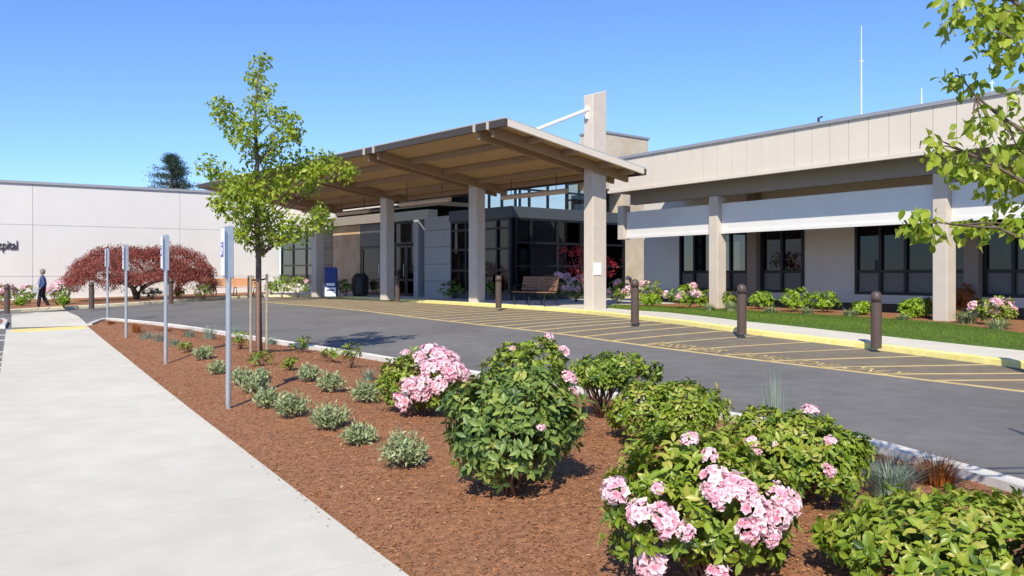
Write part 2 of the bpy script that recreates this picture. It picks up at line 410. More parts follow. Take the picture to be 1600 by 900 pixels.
# tactile strip and the ramp at its end
rampf = lambda P_: -.10 * np.clip(((np.asarray(P_) - np.array(sw(T_END-.6,0)[:])) @ np.array(SD[:])) / 1.6, 0, 1)
sheet('kerb_ramp', [sw(T_END-.595,.0), sw(T_END+1.0,.05), sw(T_END+1.0,SW-.05), sw(T_END-.595,SW)], .118, 'concrete', .4, .15, rampf)
sheet('tactile_strip', [sw(T_END-1.7,.08), sw(T_END-.64,.08), sw(T_END-.64,SW-.12), sw(T_END-1.7,SW-.12)], .127, 'tactile', .4, .01, rampf)

# --- the planting bed and its kerb
PK = [(142,506),(150,500),(166,497.5),(200,500),(260,506),(320,514),(385,524),(454,535),(590,556),(740,581),(940,612),(1140,646),(1340,683),(1597,753)]
pk = [ray(*p, off=.13) for p in PK]
pk = pk + [pk[-1] + (pk[-1]-pk[-2]).normalized() * 5, pk[-1] + (pk[-1]-pk[-2]).normalized() * 12]
pk[0] = sw((pk[0]-S0).dot(SD), 0)
pk = smooth_line(pk, .4)
strip('planter_kerb', pk, -.17, -.1, .13, 'kerb', round_=-.02)
pin = offset_line(pk, -.165)
t_tip = (pk[0]-S0).dot(SD)
PLANTER = [sw(-10.5,-.008), sw(t_tip-.1,-.008)] + [p for p in pin[1:]]
PLANTER = [(p.x, p.y) for p in PLANTER]
def mound(P_):
    P_ = np.asarray(P_, float); d = poly_dist(P_, PLANTER)
    return np.minimum(d, 1.3) * .11 * np.where(d < 1e-6, 0, 1) + .012 * np.sin(P_[:,0]*5.1 + 1.7*np.sin(P_[:,1]*3.3)) * np.clip(d*3,0,1)
sheet('planting_bed', PLANTER, .085, 'mulch', .28, .1, mound)
def mz(x, y): return g(x, y) + .085 + float(mound([(x, y)])[0])
# bark chips, too many to count
def chips(name, poly, n, zf, size=(.008,.025), ybias=None, far=None):
    P_ = np.array(poly); lo, hi = P_.min(0), P_.max(0); lo = np.maximum(lo, [-15, 2.6]); hi = np.minimum(hi, far or [40, 60])
    q = rng.uniform(lo, hi, (n * 6, 2)); q = q[poly_inside(q, P_)]
    keep = rng.random(len(q)) < np.clip((5.0 / np.maximum(q[:,1], 3)) ** 1.1, .03, 1) * (abs(q[:,0]) < .66*q[:,1]+1.0); q = q[keep][:n]
    z = zf(q) + rng.uniform(.002,.014,len(q)); N = len(q)
    d = rng.normal(0,1,(N,3)); d[:,2] *= .28; nn = np.c_[rng.normal(0,.35,(N,2)), np.ones(N)]
    L = rng.uniform(*size, N) * (1 + q[:,1] * .05)
    V_, T_, t_ = leaves(np.c_[q, z], d, nn, L, L * rng.uniform(.18,.5,N), rng.beta(1.6,2.4,N), LEAF2)
    return tag(link(name, tri_mesh(name, V_, T_, t_), 'chips'), kind='stuff', label='loose reddish brown bark chips covering the planting bed', cat='mulch')
chips('bark_chips', PLANTER, 120000, lambda q: gv(q) + .085 + mound(q))

nE = 160; te = rng.uniform(-3, 16, nE); se = rng.exponential(.03, nE); q = np.array([sw(a, .012 + b)[:] for a, b in zip(te, se)])
d = rng.normal(0,1,(nE,3)); d[:,2] *= .1; Lc = rng.uniform(.010,.035,nE)
V_, T_, t_ = leaves(np.c_[q, gv(q) + .126], d, np.c_[rng.normal(0,.2,(nE,2)), np.ones(nE)], Lc, Lc*.35, rng.beta(1.6,2.4,nE), LEAF2)
tag(link('spilled_bark', tri_mesh('spilled_bark', V_, T_, t_), 'chips'), kind='stuff', label='bark chips spilled along the edge of the walk', cat='mulch')
# --- far kerb, forecourt, hatching
FK = [(-60,496),(11,489),(75,485),(145,481),(267,473),(350,467.5),(430,464),(520,466),(600,470),(745,478.5),(860,486),(920,491),(1000,500),(1160,521),(1369,547),(1597,576)]
fk = [ray(*p, off=0) for p in FK]
fk = [fk[0] + (fk[0]-fk[1]).normalized()*20, fk[0] + (fk[0]-fk[1]).normalized()*8] + fk + [fk[-1] + (fk[-1]-fk[-2]).normalized()*k_ for k_ in (4, 12)]
fk = smooth_line(fk, .5)
def px_of(p, z=0.0): return CX + F_PX * p[0] / p[1]
split = next(i for i, p in enumerate(fk) if px_of(p) > 440 and p.y > 10)
strip('kerb', fk[:split+1], .15, -.1, .118, 'pale_yellow')
strip('yellow_kerb', fk[split:], .15, -.1, .118, 'yellow')
bk = offset_line(fk, .145)
PLAZA = [(p.x, p.y) for p in bk] + [(45, 60), (-50, 75)]
plaza = sheet('forecourt_pavement', PLAZA, .112, 'concrete', 1.0, .1)

LL = [(405,471.5),(520,481),(640,495),(745,507),(850,519),(1000,539.5),(1160,560),(1369,585),(1597,612)]
ll = [ray(*p, off=.004) for p in LL]; ll = ll + [ll[-1] + (ll[-1]-ll[-2]).normalized()*8]; ll = smooth_line(ll, .4)
strip('lane_line', ll, .11, -.02, .006, 'tan_stripe', parent=road, round_=.001)
kh = [p for p in fk if p.y > 5 and px_of(p) > 418]
HP = [p[:] for p in offset_line(ll, .10)] + [p[:] for p in offset_line(kh, -.01)[::-1] if p.x < 14]
sheet('hatched_bay', HP, .0025, 'hatch', .6, 0)
# diagonal hatching: each stripe a part of the road
kl = [p for p in fk if p.y > 5]
def hit(p, d, line):
    best = None
    for a, b in zip(line[:-1], line[1:]):
        e = b - a; den = d.x * e.y - d.y * e.x
        if abs(den) < 1e-9: continue
        w = a - p; s_ = (w.x * e.y - w.y * e.x) / den; u_ = (w.x * d.y - w.y * d.x) / den
        if -1e-6 <= u_ <= 1 and s_ > .05 and (best is None or s_ < best): best = s_
    return best
acc = 0; last = ll[0]; nst = 0
for p in ll:
    acc += (p - last).length; last = p
    if acc < (.62 if p.y < 22 else .52): continue
    acc = 0; f = min(1, max(0, (px_of(p) - 900) / 450))
    ang = R(96 + 34) * (1 - f) + R(94.5) * f - R(90)          # direction from the lane line towards the kerb
    d = Vector((math.cos(ang), math.sin(ang)))
    s_ = hit(p, d, kl)
    if not s_ or s_ > 14: s_ = 9 if p.x > 4 else None
    if not s_: continue
    e = p + d * (s_ - .05); pl = densify([p, e], .5)
    strip('stripe', pl, .10, -.02, .0052 + (nst % 2) * .0006, 'tan_stripe', parent=road, round_=.001); nst += 1
# road lettering between the lane line and the kerb
def text_mesh(body, size=1.0, extrude=0.0):
    cu = bpy.data.curves.new('t', 'FONT'); cu.body = body; cu.size = size; cu.extrude = extrude; cu.align_x = 'LEFT'
    ob = bpy.data.objects.new('t', cu); COL.objects.link(ob); bpy.context.view_layer.update()
    me = bpy.data.meshes.new_from_object(ob.evaluated_get(bpy.context.evaluated_depsgraph_get()))
    bpy.data.objects.remove(ob); return me
def road_word(body, pxa, pya, pxb, pyb, hgt):
    a = ray(pxa, pya); b = ray(pxb, pyb); d = (b - a); L = d.length; d.normalize(); n = Vector((-d.y, d.x))
    me = text_mesh(body); v = np.array([q.co[:] for q in me.vertices]); w = v[:,0].max() - v[:,0].min()
    xy = [a + d * ((q[0]-v[:,0].min()) / w * L) + n * (q[1] / .7 * hgt) for q in v]; z = gv([p[:] for p in xy]) + .0085
    for i, q in enumerate(me.vertices): q.co = (xy[i].x, xy[i].y, z[i])
    me.materials.clear(); link('painted_word', me, 'tan_stripe', road)
road_word('PASSENGER', 1008,538, 1120,552, .50); road_word('LOADING', 1133,554, 1212,564, .48)
road_word('ZONE', 1228,566, 1290,574, .46); road_word('ONLY', 1310,576, 1400,587, .46)
# crossing patch and parking bay lines on the left
sheet('crossing_patch', [ray(*p) for p in [(18,512),(18,491),(60,488),(104,486.5),(122,494),(139,509)]], .004, 'concrete', .6, 0)
for y0, dy in ((523,.5),(531,.8),(549,.5),(557,.8),(565,1),(573,1.2),(606,1.2),(614,1.6),(634,2.2),(709,3.4)):
    tt = (ray(14, y0) - S0).dot(SD); a = sw(tt, SW + .03); b = a + (SN + SD*-.25).normalized() * 5
    strip('bay_line', densify([a, b], 1), .10, -.02, .006, 'white_paint', parent=road, round_=.001)
isl = [ray(*p, off=.1) for p in [(-46,509),(8,508),(12,500),(6,497),(-46,498)]]
sheet('parking_island', isl, .10, 'kerb', .4, .2)
ic = sum(isl, V2(0,0)) / 5
sheet('island_bed', [ic + (p - ic) * .72 for p in isl], .106, 'mulch', .4, .01)

# --- lawn and beds along the wing
lawn_f = [ray(*p, off=.13) for p in [(948,480),(1000,484.5),(1042,487),(1160,500.5),(1300,515),(1450,531),(1597,546)]]
lawn_f = lawn_f + [lawn_f[-1] + (lawn_f[-1]-lawn_f[-2]).normalized()*8]
lawn_b = [ray(*p, off=.13) for p in [(960,476.5),(1040,479),(1130,484),(1280,492),(1400,499),(1480,505),(1597,521)]]
lawn_b = lawn_b + [lawn_b[-1] + (lawn_b[-1]-lawn_b[-2]).normalized()*8]
LAWN = [p[:] for p in lawn_f] + [p[:] for p in lawn_b[::-1]]
sheet('lawn', LAWN, .14, 'lawn', .5, .06)
lp = np.array(LAWN); q = rng.uniform(lp.min(0), lp.max(0), (150000, 2)); q = q[poly_inside(q, lp)]; q = q[(q[:,0] < .64*q[:,1])][:42000]
N = len(q); d = norm(np.c_[rng.normal(0,1,(N,2)), np.zeros(N)])
V_, T_, t_ = blades(np.c_[q, gv(q)+.135], d, rng.uniform(.2,.9,N), rng.uniform(.035,.065,N), .007, np.clip(rng.normal(.5,.25,N) + .25*np.sin(q[:,0]*1.7+q[:,1]),0,1), 2)
tag(link('lawn_grass', tri_mesh('lawn_grass', V_, T_, t_), 'grass'), kind='stuff', label='short mown green lawn grass in front of the low wing', cat='grass')
WD = V2(-.549, .836); WN = V2(-.836, -.549); W0 = V2(10.7, 21.04)              # wing direction (away), outward normal, near column
def wg(t, s): return W0 + WD * t + WN * s                                      # s > 0 is towards the road
bed_b = [wg(t_, -2.6) for t_ in (12, 6, 0, -6, -12)]
sheet('wing_bed', [p[:] for p in lawn_b] + [p[:] for p in bed_b[::-1]] + [wg(10.5,-1.0)[:]], .13, 'mulch', .5, .06)
# ================================================================== buildings
UD = V2(-.649, .760).normalized(); VD = V2(UD.y, -UD.x)                       # entrance axes: along the front (away left), into the building
E0 = V2(-1.28, 31.0)                                                            # foot of the middle canopy column
def en(t, s): return E0 + UD * t + VD * s
ZF = .57
def px_t(px, line, dr):                                                         # parameter along a wall line where it crosses a photo column
    k_ = (px - CX) / F_PX; return (k_ * line.y - line.x) / (dr.x - k_ * dr.y)
def wall_prism(name, a, b, thick, z0, z1, m, parent, side=1):
    return MB().box(a, b, thick, z0, z1, side=side*thick/2).build(name, m, parent)
def window(parent, a, b, z0, z1, cols, rows, nrm, fw=.06, depth=.10, glass='glass', name='window', fills=None, fm='frame'):
    """framed window from a to b (2D); nrm = outward; cols / rows are fractions of the mullions; frame mesh with pane children"""
    a = Vector(a[:2]); b = Vector(b[:2]); d = (b - a); L = d.length; d.normalize(); mb = MB()
    c = nrm * (depth * .5 - .03)
    xs_ = [0] + list(cols) + [1]; zs = [0] + list(rows) + [1]
    for f in xs_:
        p = a + d * (fw/2 + f * (L - fw)) + c; mb.box(p - d*fw/2, p + d*fw/2, depth, z0, z1)
    H = z1 - z0
    for i in range(len(xs_) - 1):
        p0 = a + d * (fw + xs_[i] * (L-fw)) + c; p1 = a + d * (xs_[i+1] * (L-fw)) + c
        for f in zs:
            zc = z0 + fw/2 + f * (H - fw); mb.box(p0, p1, depth - .012, zc - fw/2, zc + fw/2)
    w = mb.build(name, fm, parent)
    for i in range(len(xs_) - 1):
        p0 = a + d * (fw + xs_[i] * (L-fw)); p1 = a + d * (xs_[i+1] * (L-fw))
        for j in range(len(zs) - 1):
            y0 = z0 + fw + zs[j] * (H-fw); y1 = z0 + zs[j+1] * (H-fw)
            m = (fills or {}).get(j, glass)
            MB().box(p0, p1, .02, y0, y1).build('pane' if m.startswith('glass') else 'spandrel_panel', m, w)
    return w

# ------------------------------------------------------------------ white building on the left
LD = V2(.836, .549); LN = V2(.549, -.836)                                       # along the wall to the right, outward
L0 = V2((0-CX)/F_PX*41.4, 41.4)
def lf(t, s=0): return L0 + LD * t + LN * s
tE = px_t(437, L0, LD)
wb = thing('white_building', 'long white concrete panel building with grey coping behind the red weeping maple', 'building', (*lf(5), .2))
WT = 6.05
MB().prism([lf(-25,-.10), lf(tE,-.10), lf(tE+.6,-9), lf(-25,-9)], .0, WT-.02).build('wall', 'white_wall', wb)
tj = [-25, -18.6, -12.2, -5.6, px_t(51, L0, LD), px_t(281, L0, LD), tE]
zj = [.05, EYE-(432-HY)/F_PX*41.4, EYE-(350-HY)/F_PX*41.4, WT]
for a, b in zip(tj[:-1], tj[1:]):
    for c, d in zip(zj[:-1], zj[1:]):
        MB().box(lf(a+.007,-.05), lf(b-.007,-.05), .10, c+.007, d-.007).build('wall_panel', 'white_wall', wb)
MB().box(lf(-25,-.08), lf(tE,-.08), .34, WT, WT+.13).build('coping', 'coping', wb)
# dark metal lettering at the edge of the picture
me = text_mesh('Hospital', .64, .03); 
for q in me.vertices: q.co.x *= .62
v = np.array([q.co[:] for q in me.vertices]); wtx = v[:,0].max()
sg = thing('wall_sign', 'dark metal lettering mounted on the white concrete wall', 'sign', (*lf(px_t(27,L0,LD)-wtx/2, .05), 2.6))
bm = bmesh.new(); bm.from_mesh(me); bpy.data.meshes.remove(me)
tR = px_t(27, L0, LD); zb_ = EYE-(390-HY)/F_PX*42.0
isles = []; seen = set()
for v0 in bm.verts:
    if v0 in seen: continue
    st = [v0]; seen.add(v0); comp = []
    while st:
        q = st.pop(); comp.append(q)
        for e in q.link_edges:
            o_ = e.other_vert(q)
            if o_ not in seen: seen.add(o_); st.append(o_)
    isles.append(comp)
for comp in isles:
    idx = {q: i for i, q in enumerate(comp)}; mb = MB()
    vs = []
    for q in comp:
        p = lf(tR - wtx + q.co.x, .035 + q.co.z); vs.append((p.x, p.y, zb_ + q.co.y))
    mb.add(vs, [tuple(idx[q] for q in f.verts) for f in bm.faces if f.verts[0] in idx]); mb.build('letter', 'letter', sg)
bm.free()

# ------------------------------------------------------------------ entrance block
eb = thing('entrance_building', 'glazed entrance hall with charcoal band, stone walls and glass lantern under the canopy', 'building', (*en(4,3), ZF))
DP = 2.5; VP_ = 2.0; D0 = en(0, DP); V0 = en(0, VP_)
def tD(px): return px_t(px, D0, UD)
def tV(px): return px_t(px, V0, UD)
ZT = 6.0; NF = -VD
c800, c706, c665 = tV(800), tV(706), tV(664)
d440, d470, d522, d565, d598, d617, d655 = tD(440), tD(484), tD(522), tD(564), tD(597), tD(616), tD(656)
tL = tD(437)
# shell behind the glazing (floor, back wall, roof)
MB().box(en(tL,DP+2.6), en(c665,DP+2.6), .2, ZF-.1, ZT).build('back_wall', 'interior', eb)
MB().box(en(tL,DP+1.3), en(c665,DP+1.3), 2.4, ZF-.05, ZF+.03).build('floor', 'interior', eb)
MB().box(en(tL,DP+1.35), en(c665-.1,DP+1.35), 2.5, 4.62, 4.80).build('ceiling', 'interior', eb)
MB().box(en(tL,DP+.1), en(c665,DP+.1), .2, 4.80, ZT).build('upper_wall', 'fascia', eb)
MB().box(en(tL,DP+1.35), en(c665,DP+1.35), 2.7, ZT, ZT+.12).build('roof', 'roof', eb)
# left window bay
zs_ = ZF + .55
MB().box(en(tL,DP+.1), en(d522,DP+.1), .2, ZF-.3, zs_).build('sill_wall', 'cool_wall', eb)
MB().box(en(tL,DP+.1), en(d522,DP+.1), .2, 3.95, 4.80).build('head_wall', 'cool_wall', eb)
window(eb, en(d440,DP+.02), en(d522+.01,DP+.02), zs_, 3.95, [.24,.5,.76], [.33,.66], NF, .09)
# stone pier and grey band
wall_prism('stone_wall', en(d522-.005,DP-.06), en(d565,DP-.06), .35, ZF-.2, 4.02, 'stone_dark', eb, 1)
MB().box(en(d522,DP-.12), en(d617-.0,DP-.12), .5, 4.03, 4.45).build('band', 'brown_beam', eb)
MB().box(en(d617-.01,DP-.10), en(c665-.02,DP-.10), .5, 4.0, 4.42).build('band', 'dark_metal', eb)
# doors
def door(t0, t1, s, z1, name='door'):
    d_ = window(eb, en(t0,s), en(t1,s), ZF+.04, z1, [], [.30], NF, .11, .07, 'glass_dark', name)
    tm = t1 + (.10 if t1 < t0 else -.10)
    MB().tube([(*en(tm, s-.10), ZF+.9), (*en(tm, s-.10), ZF+1.5)], .016).build('handle', 'galv', d_); return d_
zd = ZF + 2.35
MB().box(en(d565-.01,DP), en(d617,DP), .12, zd+.02, 4.02).build('transom_panel', 'dark_metal', eb)
door(d565-.15, d598+.02, DP, zd)
MB().box(en(d598,DP), en(d617,DP), .14, ZF-.1, zd).build('pier', 'dark_metal', eb)
dm = (d617 + d655) / 2
door(d617-.02, dm+.01, DP, zd); door(dm-.01, d655, DP, zd)
window(eb, en(d617-.02,DP), en(d655,DP), zd+.05, 3.99, [], [], NF, .08, .1, 'glass_dark')
MB().box(en(d655-.02,DP-.15), en(d655-.38,DP-.15), .4, ZF-.1, 4.0).build('pier', 'grey_wall', eb)
# grey panelled wall
zz = [ZF-.05, ZF+.72, ZF+1.45, ZF+2.18, ZF+2.9, 4.05]
MB().box(en(c665,VP_+.2), en(c706+.02,VP_+.2), .26, ZF-.1, 4.05).build('wall_core', 'brown_beam', eb)
for a, b in zip(zz[:-1], zz[1:]):
    MB().box(en(c665,VP_+.02), en(c706+.01,VP_+.02), .09, a+.008, b-.008).build('wall_panel', 'grey_wall', eb)
# vestibule glazing
zv0, zv1 = ZF+.28, 3.76
VE = 6.3
cR = en(c800, VP_)
MB().box(en(c706,VP_+.1), en(c800+.1,VP_+.1), .2, ZF-.2, zv0).build('plinth', 'dark_metal', eb)
MB().box(cR + VD*.1, cR + VD*VE, .2, ZF-.2, zv0, side=.1).build('plinth', 'dark_metal', eb)
window(eb, en(c706,VP_+.02), en(c800+.08,VP_+.02), zv0, zv1, [.27,.52,.8], [.30,.60,.88], NF, .08, .12, 'glass_dark')
window(eb, cR + VD*.08 - UD*.02, cR + VD*VE - UD*.02, zv0, zv1, [.13,.36,.58,.79], [.36,.68], -UD, .08, .12, 'glass_dark')
MB().box(cR + UD*.09 - VD*.04, cR - UD*.04 - VD*.04, .13, zv0, zv1, side=-.03).build('corner_post', 'frame', eb)
BT = 4.20
MB().prism([en(c706+.05,VP_-.12), en(c800-.12,VP_-.12), en(c800-.12,VP_+VE), en(c706+.05,VP_+VE)], zv1, BT).build('band', 'dark_metal', eb, bevel=.01)
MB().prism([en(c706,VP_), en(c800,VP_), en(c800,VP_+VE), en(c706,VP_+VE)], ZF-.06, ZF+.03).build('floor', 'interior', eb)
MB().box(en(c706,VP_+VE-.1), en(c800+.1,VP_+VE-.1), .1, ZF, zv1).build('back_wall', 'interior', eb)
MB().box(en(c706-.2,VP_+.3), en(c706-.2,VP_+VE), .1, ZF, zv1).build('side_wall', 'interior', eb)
# glass lantern above
lz0, lz1 = BT + .02, 5.75
s1 = VP_ + 1.0
window(eb, en(c706-.4,s1), en(c800+.9,s1), lz0, lz1, [.33,.66], [.62], NF, .07, .1, 'glass_clear', 'lantern_window')
window(eb, en(c800+.83,s1+.06), en(c800+.83,s1+5.2), lz0, lz1, [.1,.3,.52,.76], [.5], -UD, .07, .1, 'glass_clear', 'lantern_window')
window(eb, en(c706-.4,s1+5.2), en(c800+.9,s1+5.2), lz0, lz1, [.33,.66], [.5], VD, .07, .1, 'glass_clear', 'lantern_window')
MB().prism([en(c706-.3,s1-.1), en(c800+.75,s1-.1), en(c800+.75,s1+5.3), en(c706-.3,s1+5.3)], lz1, lz1+.15).build('lantern_roof', 'dark_metal', eb)
# tall stone block between hall and wing
sA = px_t(940, cR, VD); sB = px_t(1013, cR, VD); ST = 7.55
MB().prism([cR + VD*(VE-1.4), cR + VD*(sB), cR + VD*(sB) + UD*1.2, cR + VD*(VE-1.4) + UD*1.2], 5.2, ST).build('stone_tower', 'stone', eb)
MB().prism([cR + VD*(VE), cR + VD*(sB), cR + VD*(sB) + UD*3.2, cR + VD*(VE) + UD*3.2], ZF-.3, 5.2).build('stone_wall', 'stone', eb)
MB().prism([cR + VD*(VE-1.45)-UD*.05, cR + VD*(sB+.05)-UD*.05, cR + VD*(sB+.05) + UD*1.25, cR + VD*(VE-1.45) + UD*1.25], ST, ST+.09).build('coping', 'coping', eb)

# ------------------------------------------------------------------ canopy
W_, E_, B_ = 4.5, 1.0, 1.25
CT = [-5.95, 0, 6.07, 12.2]; TLEFT = 15.9
c0 = en(CT[0]-E_, -W_)
ZFR = EYE + (HY-182) / F_PX * c0.y                                              # height of the front edge
ZBK = EYE + (HY-262) / F_PX * en(CT[0]-E_, B_).y
tl_ = px_t(310, en(0,-W_), UD)
def cz(s): return ZFR + (ZBK - ZFR) * (s + W_) / (W_ + B_)
cn = thing('entrance_canopy', 'tan flat-roofed entrance canopy on tall columns with exposed beams', 'canopy', (*en(3,-1), ZF))
def cbar(name, t0, s0, t1, s1, w, dz0, dz1, m, side=0):
    """bar under / in the tilted roof plane; dz measured from the roof top surface"""
    a, b = en(t0, s0), en(t1, s1)
    return MB().box(a, b, w, cz(s0)+dz0, cz(s0)+dz1, (cz(s1)+dz0, cz(s1)+dz1), side=side).build(name, m, cn)
ta, tb = CT[0]-E_, tl_
cbar('roof_deck', (ta+tb)/2, -W_+.1, (ta+tb)/2, B_-.05, tb-ta-.2, -.13, -.045, 'soffit')
cbar('roof_membrane', (ta+tb)/2, -W_+.02, (ta+tb)/2, B_+.02, tb-ta-.04, -.04, 0, 'roof')
cbar('front_trim', ta+.0, -W_+.04, tb, -W_+.04, .10, -.24, -.042, 'canopy_edge')
cbar('back_trim', ta+.0, B_-.04, tb, B_-.04, .10, -.24, -.042, 'canopy_edge')
cbar('side_trim', ta+.05, -W_+.1, ta+.05, B_-.1, .10, -.22, -.042, 'fascia')
cbar('side_trim', tb-.05, -W_+.1, tb-.05, B_-.1, .10, -.22, -.042, 'fascia')
for ct in CT:
    for sg_ in (-1, 1):
        cbar('beam', ct + sg_*.30, -W_+.14, ct + sg_*.30, B_-.10, .11, -.42, -.132, 'canopy_beam')
        cbar('beam_end', ct + sg_*.30, -W_-.06, ct + sg_*.30, -W_-.012, .06, -.27, -.06, 'beam_end')
    p = en(ct, -W_+.5); MB().box(p - UD*.3, p + UD*.3, .25, cz(-W_+.5)-.002, cz(-W_+.5)+.14).build('roof_bracket', 'white_metal', cn)
ts = [ta+.11, CT[0]-.36, CT[0]+.36, CT[1]-.36, CT[1]+.36, CT[2]-.36, CT[2]+.36, CT[3]-.36, CT[3]+.36, tb-.11]
for i in range(0, 10, 2):
    for s_ in (-3.1, -1.7, -.2, .75):
        cbar('purlin', ts[i], s_, ts[i+1], s_, .16, -.30, -.131, 'canopy_beam')
for ct in CT[1:]:
    a, b = en(ct-.24, 0), en(ct+.24, 0); zf_ = g(*en(ct,0)) + .05
    MB().box(a, b, .40, zf_, cz(0)-.25).build('column', 'tan', cn, bevel=.015)
# the tall fin that stands through the canopy, with its strut
zf_ = g(*en(CT[0],0)) + .05; zt_ = EYE + (HY-150)/F_PX*en(CT[0],0).y
fa, fb = en(CT[0],-.30), en(CT[0],.30)
MB().box(fa, fb, .40, zf_, zt_, (zf_, zt_+.18)).build('tower_column', 'tan', cn, bevel=.015)
ps = en(CT[0]-.0, -3.0); pe = en(CT[0], -.22)
MB().tube([(*ps, cz(-3.0)+.02), (*pe, zt_-.42)], .055, 10).build('strut', 'white_metal', cn)
MB().box(en(CT[0],-.42), en(CT[0],-.29), .05, zt_-.75, zt_-.35).build('strut_bracket', 'white_metal', cn)
p = en(CT[0]-.21, -.30); MB().box(p+VD*.02, p+VD*.36, .02, ZF+1.0, ZF+1.38).build('notice_plate', 'sign_white', cn)
# tubular pendant lights under the canopy
for (xa, ya, xb, yb, Y, lb) in ((785,309,885,297,29.5,'tan tubular pendant light near the tall fin'), (625,320,703,307,33,'tan tubular pendant light above the entrance doors'), (527,335,577,327,38,'tan tubular pendant light above the stone pier')):
    a = at(xa, ya, Y); b = a + Vector((*(-UD * 2.3), 0))
    tkk = px_t(xb, Vector(a[:2]), -UD); b = a + Vector((*(-UD*tkk), 0))
    t_ = thing('pendant_light', lb, 'light', a, 'tubular lights under the canopy')
    MB().tube([a, b], .085, 10).build('light_tube', 'terracotta', t_, smooth=False)
    for f in (.15, .85):
        p = a.lerp(b, f); sv = (Vector(p[:2]) - E0).dot(VD); MB().tube([p, Vector((p.x, p.y, cz(min(sv, B_)) - .12))], .012, 6).build('hanger_rod', 'black', t_)

# ------------------------------------------------------------------ low wing on the right
wing = thing('office_wing', 'low beige wing with panelled fascia, columns and dark windows behind the lawn', 'building', (*wg(0,-1), .4))
TW0, TW1 = -13, px_t(951, W0 + WN*1.0, WD)
FZ0, FZ1 = 4.46, 5.60
SP = -2.6                                                                       # window wall setback
npan = 22; pw = .57; t_ = TW1
MB().box(wg(TW0,.86), wg(TW1,.86), .1, FZ0+.03, FZ1-.02).build('fascia_backing', 'fascia', wing)
while t_ > TW0:
    MB().box(wg(t_-.008,.95), wg(max(TW0,t_-pw+.008),.95), .06, FZ0+.10, FZ1).build('fascia_panel', 'fascia', wing); t_ -= pw
MB().box(wg(TW0,.965), wg(TW1+.02,.965), .13, FZ0, FZ0+.09).build('fascia_base_trim', 'fascia', wing)
MB().box(wg(TW0,.92), wg(TW1+.03,.92), .24, FZ1, FZ1+.09).build('coping', 'coping', wing)
MB().box(wg(TW0,-4.2), wg(TW1,-4.2), 10.0, FZ1-.25, FZ1-.10).build('roof', 'roof', wing)
MB().box(wg(TW1-.05,.8), wg(TW1-.05,-8), .1, FZ0, FZ1-.3).build('end_panel', 'fascia', wing)
MB().box(wg(TW0,-.9), wg(TW1-.15,-.9), 3.4, FZ0+.10, FZ0+.18).build('soffit', 'brown_beam', wing)
MB().box(wg(TW0,.02), wg(TW1-.2,.02), .30, 4.08, FZ0+.099).build('beam', 'brown_beam', wing)
ctw = [0, px_t(1122, W0, WD), px_t(1122, W0, WD)*-1, px_t(975, W0, WD)]
for i, tc_ in enumerate(ctw):
    zf_ = g(*wg(tc_,0)) + .05
    if i == 3:
        MB().box(wg(tc_-.15,0), wg(tc_+.15,0), .34, 2.86, 4.078).build('pier', 'tan', wing); continue
    MB().box(wg(tc_-.185,.03), wg(tc_+.185,.03), .40, zf_, 4.078).build('column', 'tan', wing, bevel=.012)
edges = sorted(ctw + [TW0])
for a, b in zip(edges[:-1], edges[1:]):
    MB().box(wg(a+.19,-.02), wg(b-.19,-.02), .12, 2.93, 3.84).build('sunshade_panel', 'sunshade', wing)
    MB().box(wg(a+.19,.05), wg(b-.19,.05), .05, 2.88, 2.97).build('sunshade_lip', 'sunshade', wing)
# window wall
WW0 = W0 + WN*SP
def tw(px): return px_t(px, WW0, WD)
zA, zB, zC = .98, 1.66, 3.13
groups = [(tw(1257), tw(1190), [.5]), (tw(1171), tw(1063), [.24,.5,.78]), (tw(1512), tw(1337), [.26,.52,.76]), (tw(1740), tw(1537), [.25,.5,.75])]
groups.sort(key=lambda q: q[0])
wall_bits = []; cur = TW0
for a, b, c in groups:
    if a > cur: wall_bits.append((cur, a))
    cur = b
TWL = tw(1006); wall_bits.append((cur, TWL))
for a, b in wall_bits:
    MB().box(wg(a,SP-.1), wg(b,SP-.1), .2, zA, 4.55).build('wall', 'cool_wall', wing)
for a, b, c in groups:
    if b < TW0: continue
    MB().box(wg(a,SP-.1), wg(b,SP-.1), .2, zC, 4.55).build('wall', 'cool_wall', wing)
    window(wing, wg(a,SP-.03), wg(b,SP-.03), zA, zC, c, [(zB-zA)/(zC-zA)], WN, .09, .12, 'glass', fills={0: 'lower_panel'})
MB().box(wg(TW0,SP-.06), wg(TWL,SP-.06), .30, .72, zA-.002).build('base_band', 'cool_wall', wing)
MB().box(wg(TW0,SP-.16), wg(TWL,SP-.16), .28, .1, .718).build('base_recess', 'brown_dark', wing)
for px in (1182, 1525):
    MB().box(wg(tw(px)-.2,SP+.13), wg(tw(px)+.2,SP+.13), .26, .3, 4.4).build('pilaster', 'brown_beam', wing)
# rooms behind the glass
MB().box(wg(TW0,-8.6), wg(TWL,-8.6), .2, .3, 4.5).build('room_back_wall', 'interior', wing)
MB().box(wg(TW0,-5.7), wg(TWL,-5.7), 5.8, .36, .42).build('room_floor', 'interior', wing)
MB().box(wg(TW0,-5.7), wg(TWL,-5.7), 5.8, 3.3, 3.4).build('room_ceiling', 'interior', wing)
for px in (1080, 1105, 1205, 1350, 1440, 1500, 1570):
    MB().box(wg(tw(px)-.25,SP-.5), wg(tw(px)+.2,SP-.5), .04, 1.5, 3.2).build('curtain', 'curtain', wing)
